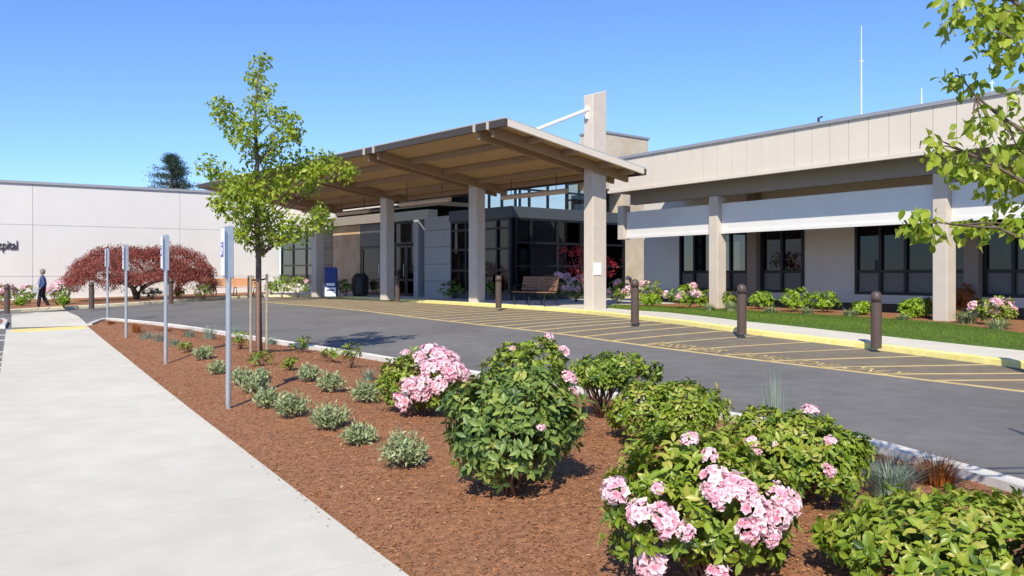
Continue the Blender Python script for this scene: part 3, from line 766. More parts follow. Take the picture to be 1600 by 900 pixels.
# roof aerials
for px, py0, py1, Y, r, lb in ((1346,190,40,27,.022,'tall thin white aerial mast on the wing roof'), (1440,172,138,26,.03,'short white aerial stub on the wing roof right of the tall mast'), (1550,155,100,23,.018,'thin aerial on the wing roof behind the overhanging branch')):
    a = at(px, py0, Y); b = at(px, py1, Y); a.z = FZ1 - .15; t_ = thing('aerial', lb, 'antenna', a, 'aerials on the wing roof')
    MB().tube([a, a.lerp(b,.5), b], [r, r, r*.45], 6).build('mast', 'antenna', t_)
    c = a.lerp(b, .72); MB().tube([c - Vector((.07,0,0)), c + Vector((.07,0,0))], r*.7, 5).build('cross_arm', 'antenna', t_)
a = at(1279, 200, 28); a.z = FZ1-.15; t_ = thing('vent_pipe', 'small dark bent vent pipe on the wing roof', 'vent', a)
b = at(1279, 184, 28); MB().tube([a, b, b + Vector((.12,0,.03))], .04, 8).build('pipe', 'black', t_)
# ================================================================== street furniture
def bollard(loc, label):
    t = thing('bollard', label, 'bollard', loc, 'brown bollards along the kerb'); x, y, z = loc
    MB().lathe((x,y), [(.098,z-.05),(.098,z+.80)], 20).build('post', 'bollard', t, smooth=False)
    MB().lathe((x,y), [(.086,z+.80),(.086,z+.83)], 20).build('groove_ring', 'black', t)
    MB().lathe((x,y), [(.10,z+.83),(.10,z+.90),(.094,z+.945),(.075,z+.98),(.045,z+1.0),(.01,z+1.008)], 20).build('cap', 'bollard', t, smooth=True)
    return t
BL = [((1369,541),'brown bollard nearest the camera on the yellow kerb by the lawn'),((1159,520),'brown bollard on the yellow kerb in front of the lime shrubs, second nearest'),
      ((992,503),'brown bollard just right of the tall canopy fin'),((779,479.5),'brown bollard at the left end of the wooden bench'),((621,468.5),'brown bollard in front of the entrance doors'),
      ((390,464),'dark bollard behind the staked tree'),((267,473),'brown bollard in front of the weeping red maple trunk'),((143,481),'brown bollard at the left edge of the weeping red maple'),((11,488),'brown bollard at the far left, left of the walking person'),((1612,573),'brown bollard at the far right edge of the picture')]
b0 = None
for (px, py), lb in BL:
    p = ray(px, py, off=.12); loc = Vector((p.x, p.y, g(p.x, p.y) + .125))
    n = (p - Vector((0,0))).normalized() * .12; loc.x += n.x; loc.y += n.y
    if b0 is None: b0 = bollard(loc, lb)
    else:
        c = copy_tree(b0, None, lb); c.location = loc
# parking sign posts, seen nearly edge on; the faces look at the parking bays
SF = Vector((-SD.y, SD.x)); SF = SN
def sign_post(px, pyb, pyt, lb):
    p = ray(px, pyb, off=.1, hf=lambda a, b: mz(a, b) - .1); z0 = mz(p.x, p.y); H = 2.1
    H = (pyb - pyt) / F_PX * p.y
    t = thing('sign_post', lb, 'sign post', (p.x, p.y, z0), 'parking sign posts along the walk')
    MB().tube([(p.x,p.y,z0-.2),(p.x,p.y,z0+H)], .030, 12).build('pole', 'galv', t)
    a = p - SD*.03; b = p + SD*.03
    MB().box(a, b, .10, z0+H-.57, z0+H-.01).build('channel_bracket', 'galv', t, bevel=.004)
    q = p + SN*.062
    pl = MB().box(q - SD*.085, q + SD*.085, .006, z0+H-.54, z0+H-.03).build('sign_panel', 'sign_white', t)
    q = p + SN*.0670
    MB().box(q - SD*.062, q + SD*.062, .002, z0+H-.34, z0+H-.18).build('blue_square', 'sign_blue', pl)
    q = p + SN*.0690; mb = MB(); zc = z0+H-.26                     # wheelchair symbol
    ring = [(q + SD*(.008 + .034*math.cos(w)), zc-.018+.036*math.sin(w)) for w in np.linspace(R(100), R(370), 12)]
    mb.tube([(*c, z) for c, z in ring], .005, 5)
    mb.tube([(*(q+SD*-.008), zc+.032),(*(q+SD*-.004), zc-.006),(*(q+SD*.026), zc-.008),(*(q+SD*.040), zc-.042)], .006, 5)
    mb.tube([(*(q+SD*-.010), zc+.046),(*(q+SD*-.010), zc+.062)], .009, 6); mb.build('wheelchair_symbol', 'sign_white', pl)
    return t
for a in ((357,638,353,'galvanised steel sign post nearest the camera in the mulch'),(259,569,367,'galvanised sign post second nearest the camera beside the walk'),(197,528,382,'galvanised sign post second farthest, by the rust coloured sedge'),(168,499,388,'farthest galvanised sign post at the tip of the planting bed')): sign_post(*a)
# benches
def bench(c, d, n, z, W, lb, wood, nsl=5):
    """c centre, d along, n = front direction"""
    t = thing('bench', lb, 'bench', (*c, z))
    for i in range(4):
        p = c + n * (.05 + i * .115); MB().box(p - d*W/2, p + d*W/2, .10, z+.43, z+.465).build('seat_slat', wood, t)
    for i in range(nsl):
        zz_ = z + .50 + i * .095; p = c - n * (.02 + i * .022); MB().box(p - d*W/2, p + d*W/2, .03, zz_, zz_+.083).build('back_slat', wood, t)
    for s_ in (-1, 0, 1):
        e = c + d * (s_ * (W/2 - .12)); f = lambda u, zz: (*(e + n*u), z + zz)
        MB().tube([f(.42,0), f(.44,.25), f(.40,.42), f(0,.41), f(-.03,.50), f(-.14,.97)], .022, 8).build('frame', 'black', t)
        MB().tube([f(.0,.42), f(-.10,.2), f(-.16,0)], .022, 8).build('leg', 'black', t)
        if s_: MB().tube([f(.42,.42), f(.44,.62), f(.30,.66), f(-.06,.64)], .02, 8).build('armrest', 'black', t)
p = ray(838, 477, off=.115); bench(p - VD*-.1, UD, -VD, g(*p)+.115, 1.75, 'brown slatted bench on black frame beside the canopy column', 'bench_wood')
p = ray(366, 462.5, off=.115); bench(p, LD, LN, g(*p)+.115, 2.2, 'warm orange wooden bench beside the white wall behind the staked tree', 'bench_orange', 4)
# litter bin
p = ray(563, 462.5, off=.115); z = g(*p)+.115
t = thing('litter_bin', 'black litter bin beside the entrance doors', 'bin', (*p, z)); prof = [(.30,z),(.34,z+.1),(.36,z+.75),(.37,z+.8)]
MB().lathe(p, prof, 20).build('body', 'black', t); MB().lathe(p, [(.38,z+.80),(.38,z+.86),(.28,z+1.0),(.18,z+1.06)], 20).build('lid', 'black', t)
for k in range(20):
    w = 2*math.pi*k/20; MB().tube([(p.x+.345*math.cos(w),p.y+.345*math.sin(w),z+.05),(p.x+.385*math.cos(w),p.y+.385*math.sin(w),z+.8)], .012, 5).build('slat', 'black', t)
# folding notice board
p = ray(517, 463.5, off=.115); z = g(*p)+.115; t = thing('notice_board', 'blue and white folding notice board beside the canopy column', 'sign', (*p, z))
dd = Vector((1,.12)).normalized(); nn = Vector((dd.y,-dd.x)); Wb = .27
def slope_panel(z0, z1, off, thick, w, name, m):
    mb = MB(); f = lambda zz: .30 - .26*(zz/1.35)
    vs = []
    for zz in (z0, z1):
        for s_ in (-w, w):
            for th in (off, off+thick): q = p + dd*s_ + nn*(f(zz) + th); vs.append((q.x,q.y,z+zz))
    mb.add(vs, [(0,1,3,2),(4,6,7,5),(0,4,5,1),(2,3,7,6),(1,5,7,3),(0,2,6,4)]); return mb.build(name, m, t)
slope_panel(0,1.35,0,.03,Wb,'front_panel','blue_sign'); slope_panel(.03,.42,.032,.006,Wb*.88,'white_print','sign_white'); slope_panel(.50,.62,.032,.006,Wb*.7,'white_print','sign_white')
slope_panel(.26,.34,.040,.004,Wb*.6,'blue_print','blue_sign')
MB().box(p-nn*.27-dd*Wb, p-nn*.27+dd*Wb, .03, z, z+.02).build('foot','black',t)
mb = MB()
vs = [(*(p+dd*s_-nn*(.27-.25*k)), z+1.3*k) for k in (0,1) for s_ in (-Wb,Wb)]; vs2 = [(v_[0]+.02, v_[1]+.02, v_[2]) for v_ in vs]
mb.add(vs+vs2, [(0,1,3,2),(4,6,7,5),(0,2,6,4),(1,5,7,3),(2,3,7,6),(0,4,5,1)]); mb.build('back_panel','blue_sign',t)

# ------------------------------------------------------------------ the person walking by the white wall
def skin(name, verts, edges, rad, m, parent, root=0, sub=2):
    o_ = _off(parent); me = bpy.data.meshes.new(name); me.from_pydata([Vector(v_) for v_ in verts], edges, [])
    ob = bpy.data.objects.new(name, me); COL.objects.link(ob); ob.parent = parent; me.materials.append(M[m])
    sk = ob.modifiers.new('skin', 'SKIN'); sk.use_smooth_shade = True
    if not me.skin_vertices: me.skin_vertices.new()
    lay = me.skin_vertices[0].data
    for i, r in enumerate(rad):
        lay[i].radius = r if isinstance(r, tuple) else (r, r)
        lay[i].use_root = (i == root)
    sb = ob.modifiers.new('sub', 'SUBSURF'); sb.levels = sub; sb.render_levels = sub
    return ob
p = ray(66, 483.5, off=.12); z = g(*p) + .12
per = thing('person', 'person with grey hair in a navy jacket and black trousers walking past the shrubs', 'person', (*p, z))
per.rotation_euler.z = R(25); S = (483 - 420) / F_PX * p.y / 1.7
per.scale = (S, S, S)
# local frame: person faces -X (to the left of the picture), mid stride
J = dict(pel=(0,0,.93), sp=(.01,0,1.10), ch=(.0,0,1.30), nk=(-.01,0,1.45), hd=(-.03,0,1.56), top=(-.02,0,1.66),
 hL=(0,-.09,.90), kL=(-.10,-.09,.50), aL=(-.14,-.09,.09), tL=(-.29,-.09,.03), hR=(0,.09,.90), kR=(.05,.09,.49), aR=(.24,.09,.13), tR=(.13,.09,.02),
 sL=(0,-.18,1.38), eL=(.08,-.22,1.10), wL=(-.06,-.24,.90), fL=(-.12,-.23,.84), sR=(0,.18,1.38), eR=(.04,.22,1.10), wR=(-.12,.22,.93), fR=(-.17,.21,.87))
def sub_(keys, edges): 
    ix = {k_: i for i, k_ in enumerate(keys)}; return [J[k_] for k_ in keys], [(ix[a], ix[b]) for a, b in edges]
ks = list(J); v_, e_ = sub_(ks, [('pel','sp'),('sp','ch'),('ch','nk'),('nk','hd'),('hd','top'),('pel','hL'),('hL','kL'),('kL','aL'),('aL','tL'),('pel','hR'),('hR','kR'),('kR','aR'),('aR','tR'),
 ('ch','sL'),('sL','eL'),('eL','wL'),('wL','fL'),('ch','sR'),('sR','eR'),('eR','wR'),('wR','fR')])
rad = dict(pel=(.11,.13),sp=(.10,.12),ch=(.11,.13),nk=.05,hd=(.095,.08),top=(.07,.06),hL=.075,kL=.055,aL=.04,tL=.035,hR=.075,kR=.055,aR=.04,tR=.035,sL=.055,eL=.042,wL=.03,fL=.028,sR=.055,eR=.042,wR=.03,fR=.028)
skin('body', v_, e_, [rad[k_] for k_ in ks], 'skin', per)
ks = ['pel','sp','ch','sL','eL','wL','sR','eR','wR']; v_, e_ = sub_(ks, [('pel','sp'),('sp','ch'),('ch','sL'),('sL','eL'),('eL','wL'),('ch','sR'),('sR','eR'),('eR','wR')])
skin('jacket', v_, e_, [(.16,.19),(.155,.18),(.15,.165),.085,.068,.05,.085,.068,.05], 'jacket', per)
ks = ['pel','hL','kL','aL','hR','kR','aR']; v_, e_ = sub_(ks, [('pel','hL'),('hL','kL'),('kL','aL'),('pel','hR'),('hR','kR'),('kR','aR')])
skin('trousers', v_, e_, [(.13,.15),.105,.082,.07,.105,.082,.07], 'trousers', per)
MB().lathe((p.x+.012, p.y), [(.075,z+1.49),(.102,z+1.54),(.112,z+1.60),(.104,z+1.65),(.078,z+1.69),(.04,z+1.712),(.008,z+1.718)], 14).build('hair', 'hair', per, smooth=True)
for s_, k_ in ((-1,'L'),(1,'R')):
    a = J['a'+k_]; b_ = J['t'+k_]; skin('shoe', [(a[0]+.03,a[1],a[2]-.04), b_], [(0,1)], [.05,.042], 'shoe', per, 0, 1)
bx_, by_, bz_ = p.x - .10*S, p.y - .27*S, z + .80*S
bag = thing('shoulder_bag', 'small grey shoulder bag carried by the walking person', 'bag', (bx_, by_, bz_))
MB().prism([(bx_-.13,by_-.03),(bx_+.11,by_-.07),(bx_+.12,by_+.01),(bx_-.12,by_+.05)], bz_-.10, bz_+.10).build('bag_body', 'bag', bag, bevel=.02)
MB().tube([(bx_-.10,by_,bz_+.09),(p.x-.02,p.y-.22*S,z+1.25*S),(p.x+.02,p.y-.17*S,z+1.44*S),(bx_+.09,by_-.02,bz_+.09)], .010, 5).build('strap', 'bag', bag)

# ================================================================== plants
def lobes(c, rx, ry, rz, n, f=.42):
    L_ = []
    for i in range(n):
        ph = 2.39996 * i + rnd.uniform(-.3,.3); u = 1 - (i + .5) / n * 1.55; u = max(-.62, u)
        r_ = math.sqrt(max(0, 1 - u*u)); k_ = rnd.uniform(.55,.72)
        L_.append((c[0] + rx*r_*math.cos(ph)*k_, c[1] + ry*r_*math.sin(ph)*k_, c[2] + rz*u*k_, rnd.uniform(.85,1.15)*f))
    return L_
def rosettes(L_, rx, ry, rz, n, c):
    """points with outward normals spread over the outer surface of the lobes"""
    P_, N_ = [], []
    La = np.array(L_)
    while sum(len(a) for a in P_) < n:
        m = n * 3; i = rng.integers(0, len(La), m); d = norm(rng.normal(0,1,(m,3)))
        r_ = La[i,3:4] * np.array([rx,ry,rz])
        q = La[i,:3] + d * r_ * rng.uniform(.82,1.05,(m,1))
        ok = d[:,2] > -.8
        for j in range(len(La)):
            e = (q - La[j,:3]) / (La[j,3] * np.array([rx,ry,rz])); ok &= ~((np.einsum('ij,ij->i', e, e) < .62) & (i != j))
        nn_ = norm(d + .6 * norm((q - np.array(c)) / np.array([rx,ry,rz])))
        P_.append(q[ok]); N_.append(nn_[ok])
    return np.concatenate(P_)[:n], np.concatenate(N_)[:n]
def whorls(P_, N_, per_w, L, wr, tilt=.35, up=.35):
    """leaf positions/directions/normals of rosettes"""
    n = len(P_); k_ = np.repeat(np.arange(n), per_w); m = len(k_)
    ax = norm(N_ + np.array([0,0,up]))[k_]; a = norm(np.cross(ax, np.array([.37,.21,.9]))); b = np.cross(ax, a)
    ph = np.tile(np.arange(per_w) * (2*math.pi/per_w), n) + np.repeat(rng.uniform(0,6.28,n), per_w) + rng.normal(0,.22,m)
    rd = a * np.cos(ph)[:,None] + b * np.sin(ph)[:,None]
    d = norm(rd + ax * (tilt + rng.normal(0,.28,m))[:,None] + rng.normal(0,.08,(m,3)))
    nr = norm(ax + rng.normal(0,.25,(m,3)))
    pos = P_[k_] + rd * .006 + ax * rng.uniform(-.03,.01,m)[:,None]
    LL_ = L * rng.uniform(.5,1.2,m)
    return pos, d, nr, LL_, LL_ * wr * rng.uniform(.85,1.15,m), k_
_truss = []
def truss_mesh(R_, v):
    """a rounded head of ruffled five-petalled flowers, one of a few variants"""
    key = v
    n = 16 + v; P_, D_, N_, t_ = [], [], [], []
    rr = np.random.default_rng(100 + v)
    for i in range(n):
        u = 1 - (i + .5) / n * 1.2; ph = 2.4 * i + rr.uniform(-.45,.45); s_ = math.sqrt(max(0,1-u*u))
        ax = np.array([s_*math.cos(ph), s_*math.sin(ph), u]); c = ax * np.array([.72,.72,.66]) * rr.uniform(.62,1.12)
        a = np.cross(ax, [.3,.5,.8]); a /= np.linalg.norm(a); b = np.cross(ax, a); w0 = rr.uniform(0,6.3); ti = rr.beta(2.2,1.6)
        for k_ in range(5):
            w = w0 + k_*1.2566; rd = a*math.cos(w) + b*math.sin(w)
            P_.append(c); D_.append(rd*.9 + ax*rr.uniform(.15,.75)); N_.append(ax - rd*.4 + rr.normal(0,.12,3)); t_.append(.25 + .75*ti + rr.normal(0,.10))
    V_, T_, tt = leaves(np.array(P_), np.array(D_), np.array(N_), .42, .38, np.clip(t_,0,1), LEAF8)
    V_ = V_ + rr.normal(0,.035,V_.shape); sh = np.tile(np.array([-.55,0,.08,.12,.08,0,-.25,-.02]), len(P_)); tt = np.clip(tt + sh, 0, 1)
    me = tri_mesh('flower_truss', V_, T_, tt); me.materials.append(M['pink']); return me
TR = [truss_mesh(1, v) for v in range(5)]
LEAFM = {}
def leaf_variant(mname, k_, wr):
    key = (mname, k_, round(wr, 2))
    if key not in LEAFM:
        V_, T_, tt = leaves(np.zeros((1,3)), np.array([[1.,0,0]]), np.array([[0,0,1.]]), 1.0, wr, np.array([(k_+.5)/8]), LEAF8)
        me = tri_mesh('leaf', V_, T_, tt); me.materials.append(M[mname]); LEAFM[key] = me
    return LEAFM[key]
def leaf_objects(parent, pos, d, nr, L, wr, tint, mname):
    o_ = _off(parent); d = norm(d); s_ = norm(np.cross(nr, d)); n_ = np.cross(d, s_)
    for i in range(len(pos)):
        me = leaf_variant(mname, int(np.clip(tint[i]*8, 0, 7)), wr)
        ob = bpy.data.objects.new('leaf', me); COL.objects.link(ob); ob.parent = parent
        l = float(L[i]); Mx = Matrix(((d[i][0]*l, s_[i][0]*l, n_[i][0]*l, pos[i][0]-o_.x),(d[i][1]*l, s_[i][1]*l, n_[i][1]*l, pos[i][1]-o_.y),(d[i][2]*l, s_[i][2]*l, n_[i][2]*l, pos[i][2]-o_.z),(0,0,0,1)))
        ob.matrix_local = Mx
def emit_leaves(parent, pos, d, nr, L, W, wr, tint, mname, single=0, tpl=LEAF8, name='foliage'):
    if single:
        dist = np.linalg.norm(pos - np.array([0,0,EYE]), axis=1) / np.maximum(L, .01)
        px = CX + F_PX*pos[:,0]/pos[:,1]; py = HY - F_PX*(pos[:,2]-EYE)/pos[:,1]
        dist = dist + 1e3 * ((px < 0) | (px > 1600) | (py > 905) | (py < -5))
        o_ = np.argsort(dist); a, b_ = o_[:single], o_[single:]
        leaf_objects(parent, pos[a], d[a], nr[a], L[a], wr, tint[a], mname)
    else: b_ = np.arange(len(pos))
    o_ = _off(parent); V_, T_, tt = leaves(pos[b_] - np.array(o_[:]), d[b_], nr[b_], L[b_], W[b_], tint[b_], tpl)
    ob = link(name, tri_mesh(name, V_, T_, tt), mname, parent)
    ob['kind'] = 'stuff'; return ob
def stems(parent, base, tips, r0, m='twig', name='stems', fork=None):
    mb = MB(); base = Vector(base)
    for t_ in tips:
        t_ = Vector(t_); r0 = r0 * rnd.uniform(.96,1.0); mid = base.lerp(t_, .5) + Vector((rnd.uniform(-.04,.04), rnd.uniform(-.04,.04), -.02 * (t_-base).length))
        b_ = base + Vector((rnd.uniform(-.04,.04), rnd.uniform(-.04,.04), -.04))
        mb.tube([b_, mid, t_], [r0, r0*.7, r0*.3], 6)
    return mb.build(name, m, parent, smooth=True)
def rhodo(label, px, pyb, x0, x1, pyt, mname='rhodo', nros=260, L=.10, wr=.36, lean=(.15,.95), flowers=(), skirt=.15, single=0, bare=.0, name='rhododendron', base=None, group='rhododendrons in the planting bed', depth=.85, fr=.10, tm=.5, ts=.2, per_w=8, nl=11, gaps=12):
    L *= .90; nros = int(nros*1.2)
    p = Vector(base) if base else ray(px, pyb, hf=mz); z0 = mz(p.x, p.y); s_ = p.y / F_PX
    rx = (x1 - x0) / 2 * s_ * .91; cx = ((x0 + x1) / 2 - CX) * s_
    zt = EYE - (pyt + 10 - HY) * s_ * 1.02; zb = z0 + max(.02, (zt - z0) * bare)
    c = (cx, p.y + .05, zb + (zt - zb) * .5); rz = (zt - zb) / 2 * 1.06; ry = rx * depth
    t = thing(name, label, 'shrub', (p.x, p.y, z0), group)
    Lb = lobes(c, rx, ry, rz, nl, .46)
    P_, N_ = rosettes(Lb, rx, ry, rz, nros, c)
    ok = P_[:,2] > z0 + .03; FL = []
    for i, (fx, fy, fs) in enumerate(flowers):                               # blooms sit where their line of sight meets the crown
        dr = Vector(((fx-CX)/F_PX, 1, -(fy-HY)/F_PX)); o_ = Vector((0,0,EYE)); k5 = 1.08; sc_ = Vector((1/rx/k5,1/ry/k5,1/rz/k5))
        oc = (o_ - Vector(c)) * sc_; dd_ = dr * sc_; A_ = dd_.dot(dd_); B2 = oc.dot(dd_); C2 = oc.dot(oc) - 1.0
        disc = B2*B2 - A_*C2; s2 = (-B2 - math.sqrt(disc)) / A_ if disc > 0 else (-B2) / A_
        q = o_ + dr * s2; n_ = ((q - Vector(c)) * sc_ * sc_).normalized() + Vector((0,-.25,.45)); n_.normalize()
        rs = fs / 2 * s2 / F_PX * 1.15; FL.append((q, n_, rs)); ok &= np.linalg.norm(P_ - np.array((q - n_*rs*.1)[:]), axis=1) > rs * 1.05 + L * .25
    for _ in range(gaps):                                                    # thin places where the inner stems show
        j = rng.integers(0, len(P_)); e = np.linalg.norm((P_ - P_[j]) / np.array([rx,ry,rz]), axis=1); ok &= ~((e < rng.uniform(.12,.24)) & (rng.random(len(P_)) < .8))
    P_ = P_ + N_ * (np.minimum(rng.exponential(.30, len(P_)), .95) * L)[:,None]
    P_, N_ = P_[ok], N_[ok]
    pos, d, nr, LL_, WW_, k_ = whorls(P_, N_, per_w, L, wr)
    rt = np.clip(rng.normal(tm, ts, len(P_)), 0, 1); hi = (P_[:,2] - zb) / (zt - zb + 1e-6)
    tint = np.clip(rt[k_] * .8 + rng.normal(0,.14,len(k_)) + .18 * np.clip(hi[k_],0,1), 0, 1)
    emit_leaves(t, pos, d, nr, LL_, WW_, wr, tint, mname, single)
    tips = [Vector(q[:3]) * .9 + Vector((p.x, p.y, z0)) * .1 for q in Lb[:9]] + [Vector(P_[i]) for i in rng.integers(0, len(P_), 26)]
    stems(t, (p.x, p.y, z0), tips, .012 + .008*rx)
    for i, (q, n_, rs) in enumerate(FL):
        ob = bpy.data.objects.new('flower_truss', TR[i % 5]); COL.objects.link(ob); ob.parent = t
        ob.matrix_local = Matrix.Translation(q - Vector((p.x, p.y, z0)) + n_*rs*.05) @ n_.to_track_quat('Z','Y').to_matrix().to_4x4() @ Matrix.Rotation(i*1.3,4,'Z') @ Matrix.Diagonal((rs*rnd.uniform(.9,1.3), rs*rnd.uniform(.85,1.1), rs*rnd.uniform(.6,.9), 1))
    return t
# --- the big shrubs
rhodo('pink flowering rhododendron left of the big blue-green one, right side covered in blooms', 662,648,590,728,540, nros=420, L=.066, wr=.42, tm=.62, flowers=[(655,560,24),(672,548,30),(690,556,32),(672,575,34),(700,580,34),(715,578,28),(660,600,30),(640,603,26),(685,602,28),(628,626,32),(662,618,24),(705,560,26),(722,585,26),(690,570,30),(650,615,22),(633,552,14)])
rhodo('yellow-green rhododendron behind the big blue-green one, with a few pink blooms', 838,692,752,905,530, nros=520, L=.066, wr=.42, tm=.68, flowers=[(858,526,18),(880,549,20),(889,590,22),(862,606,16),(895,612,16),(800,545,10)])
rhodo('large blue-green rhododendron with bare lower stems beside the pink flowering one', 800,772,692,912,572, 'rhodo_blue', nros=640, L=.074, wr=.44, tm=.54, single=280, bare=.0, gaps=14, flowers=[(845,668,12)], nl=13, per_w=7)
rhodo('open dark green rhododendron on bare grey stems in front of the kerb', 940,652,890,1032,545, nros=330, L=.066, wr=.40, tm=.45, bare=.38)
rhodo('low spreading rhododendron without blooms behind the two right-hand pink ones', 1045,692,948,1140,592, nros=520, L=.066, wr=.42, tm=.62, bare=.05)
rhodo('broad rhododendron with a few scattered pink blooms at the kerb behind the front pink one', 1228,785,1104,1356,642, nros=860, L=.058, wr=.44, tm=.66, single=280, flowers=[(1078,686,26),(1172,694,26),(1266,642,24),(1297,690,22),(1294,735,22),(1180,708,16),(1210,694,10)], nl=13)
rhodo('front rhododendron with the largest pale pink blooms, at the bottom of the picture', 1100,905,938,1252,682, nros=760, L=.062, wr=.46, tm=.62, single=300, flowers=[(962,768,46),(1108,712,30),(1028,764,20),(1000,800,44),(1040,812,52),(1070,832,36),(1118,748,48),(1148,758,46),(1128,774,42),(1108,768,34),(1166,772,36),(1178,795,50),(1216,776,40),(1238,784,36),(1168,828,46),(1192,818,44),(1218,806,42),(1204,838,36),(1018,884,52),(1122,895,34),(1078,688,30)], nl=14, bare=.0)
rhodo('big leafy rhododendron without blooms in the bottom right corner', 0,0,1290,1700,785, nros=640, L=.066, wr=.46, tm=.66, single=300, base=(1.92,3.72), nl=16)

# --- small plants in the bed
def tuft(label, px, py, w, h, mname='sage', n=420, name='sage_plant', cat='plant', group='low silvery plants in the mulch'):
    p = ray(px, py, hf=mz); z0 = mz(p.x, p.y); s_ = p.y / F_PX; r_ = w/2*s_; H = h*s_
    t = thing(name, label, cat, (p.x,p.y,z0), group)
    ns = int(n/9); a = rng.uniform(0,6.28,ns); q = np.sqrt(rng.random(ns)); out = np.c_[np.cos(a)*q, np.sin(a)*q, np.zeros(ns)]
    tip = out * np.array([r_, r_*.9, 0]) + np.c_[np.zeros((ns,2)), H*(1.08-.55*q**2) * rng.uniform(.7,1.15,ns)]
    k_ = np.repeat(np.arange(ns), 9); f = rng.uniform(.35,1.0,len(k_))[:,None]
    pos = tip[k_] * f + rng.normal(0,.012,(len(k_),3)); pos[:,2] = np.maximum(pos[:,2], .01)
    d = norm(norm(tip[k_]) + rng.normal(0,.75,(len(k_),3))); nr = rng.normal(0,1,(len(k_),3))
    L = rng.uniform(.03,.055,len(k_)) * (1 + p.y*.02); tint = np.clip(rng.normal(.5,.2,len(k_)) + .25*(f[:,0]-.6), 0, 1)
    V_, T_, tt = leaves(pos, d, nr, L, L*.34, tint, LEAF4); ob = link('foliage', tri_mesh('foliage', V_, T_, tt), mname, t)
    ob['kind'] = 'stuff'
    mb = MB()
    for i in range(0, ns, max(1, ns//14)): mb.tube([Vector((p.x,p.y,z0)), Vector((p.x,p.y,z0)) + Vector(tip[i])*.9], [.006,.003], 5)
    mb.build('stems', 'twig', t)
    return t
SG = [(318,562,38,20,'silvery low plant left of the nearest sign post, topmost of the row'),(340,585,34,18,'silvery low plant just left of the nearest sign post'),(377,602,40,24,'silvery low plant right of the nearest sign post, upper'),(397,615,54,28,'silvery low plant at the shadow of the nearest sign'),
 (418,638,46,30,'silvery low plant right of the sign post foot, on the walk side'),(455,652,62,36,'wide silvery low plant in the row beside the walk, middle'),(515,672,70,38,'largest silvery low plant in the middle of the row beside the walk'),(560,695,58,28,'low silvery plant left of the last one in the row'),
 (632,732,78,54,'nearest silvery plant, tallest of the row beside the walk'),(483,597,36,26,'silvery low plant in the upper row, leftmost'),(518,613,48,28,'silvery low plant in the upper row, middle'),(572,629,50,30,'silvery low plant in the upper row, nearest the pink rhododendron'),(408,592,24,12,'tiny silvery plant below the staked tree')]
for a in SG: tuft(a[4], a[0], a[1], a[2], a[3], n=int(240 + a[2]*9))
def grass_tuft(label, px, py, w, h, mname, n=160, name='grass_tuft', group='ornamental grass tufts in the planting bed', hf=None, bend=(.3,1.0), zf=None, wd=.006):
    hf = hf or mz; p = ray(px, py, hf=hf); z0 = hf(p.x, p.y); s_ = p.y / F_PX; r_ = w/2*s_; H = h*s_
    t = thing(name, label, 'grass', (p.x,p.y,z0), group)
    a = rng.uniform(0,6.28,n); d = np.c_[np.cos(a), np.sin(a), np.zeros(n)]; pos = d * rng.uniform(0,.62,n)[:,None] * r_
    V_, T_, tt = blades(pos, d, rng.uniform(*bend,n) * min(1.1, r_/max(H,.02)), H * rng.uniform(.7,1.25,n), wd*(1+p.y*.03), np.clip(rng.normal(.5,.25,n),0,1), 4)
    ob = link('blades', tri_mesh('blades', V_, T_, tt), mname, t); ob['kind'] = 'stuff'; return t
for a in [(174,507,20,8,'carex','small brown sedge at the tip of the bed'),(214,520,26,18,'carex','rust orange sedge tuft behind the second farthest sign post'),(258,518,34,9,'carex','low rust sedge along the kerb, left of the bluish grass'),(292,519,36,8,'carex','low rust sedge along the kerb, right one'),
  (230,530,40,18,'fescue','blue-green grass tuft in front of the rust sedge'),(250,533,36,16,'fescue','blue-green grass tuft just left of the second nearest sign post'),(271,540,30,14,'fescue','blue-green grass tuft just right of the second nearest sign post'),(296,527,30,16,'fescue','blue-green grass tuft by the kerb in mid bed'),
  (327,530,34,26,'fescue','taller wispy grass tuft by the kerb'),(366,524,24,16,'fescue','wispy grass tuft beside the staked tree'),(424,538,30,14,'fescue','wispy grass tuft right of the staked tree'),(576,594,34,20,'fescue','pale blue grass tuft left of the pink rhododendron'),
  (1392,778,110,66,'fescue','blue fescue tuft between the broad rhododendron and the kerb'),(1463,758,84,48,'carex','orange sedge tuft by the kerb above the corner rhododendron')]:
    grass_tuft(a[5], a[0], a[1], a[2], a[3], a[4], n=420 if a[0] > 1000 else 130)
grass_tuft('tall thin grass stalks standing against the road behind the broad rhododendron', 1212, 700, 80, 105, 'fescue', n=60, bend=(.05,.5), wd=.007)
def seedling(label, px, py, w, h, mname='rhodo', tm=.55, L=.075, name='young_shrub', group='young shrubs in the planting bed', hf=None, n=14):
    hf = hf or mz; p = ray(px, py, hf=hf); z0 = hf(p.x,p.y); s_ = p.y/F_PX; r_ = w/2*s_; H = h*s_
    t = thing(name, label, 'shrub', (p.x,p.y,z0), group); a = rng.uniform(0,6.28,n); q = np.sqrt(rng.random(n))
    P_ = np.c_[p.x + np.cos(a)*q*r_*.8, p.y + np.sin(a)*q*r_*.8, z0 + H*rng.uniform(.35,.95,n)]; N_ = norm(np.c_[np.cos(a)*q, np.sin(a)*q, np.full(n,.8)])
    pos, d, nr, LL_, WW_, k_ = whorls(P_, N_, 7, L, .36); tint = np.clip(rng.normal(tm,.2,len(k_)),0,1)
    emit_leaves(t, pos, d, nr, LL_, WW_, .36, tint, mname, 0, LEAF8)
    stems(t, (p.x,p.y,z0), [Vector(P_[i]) for i in range(0,n,2)], .007); return t
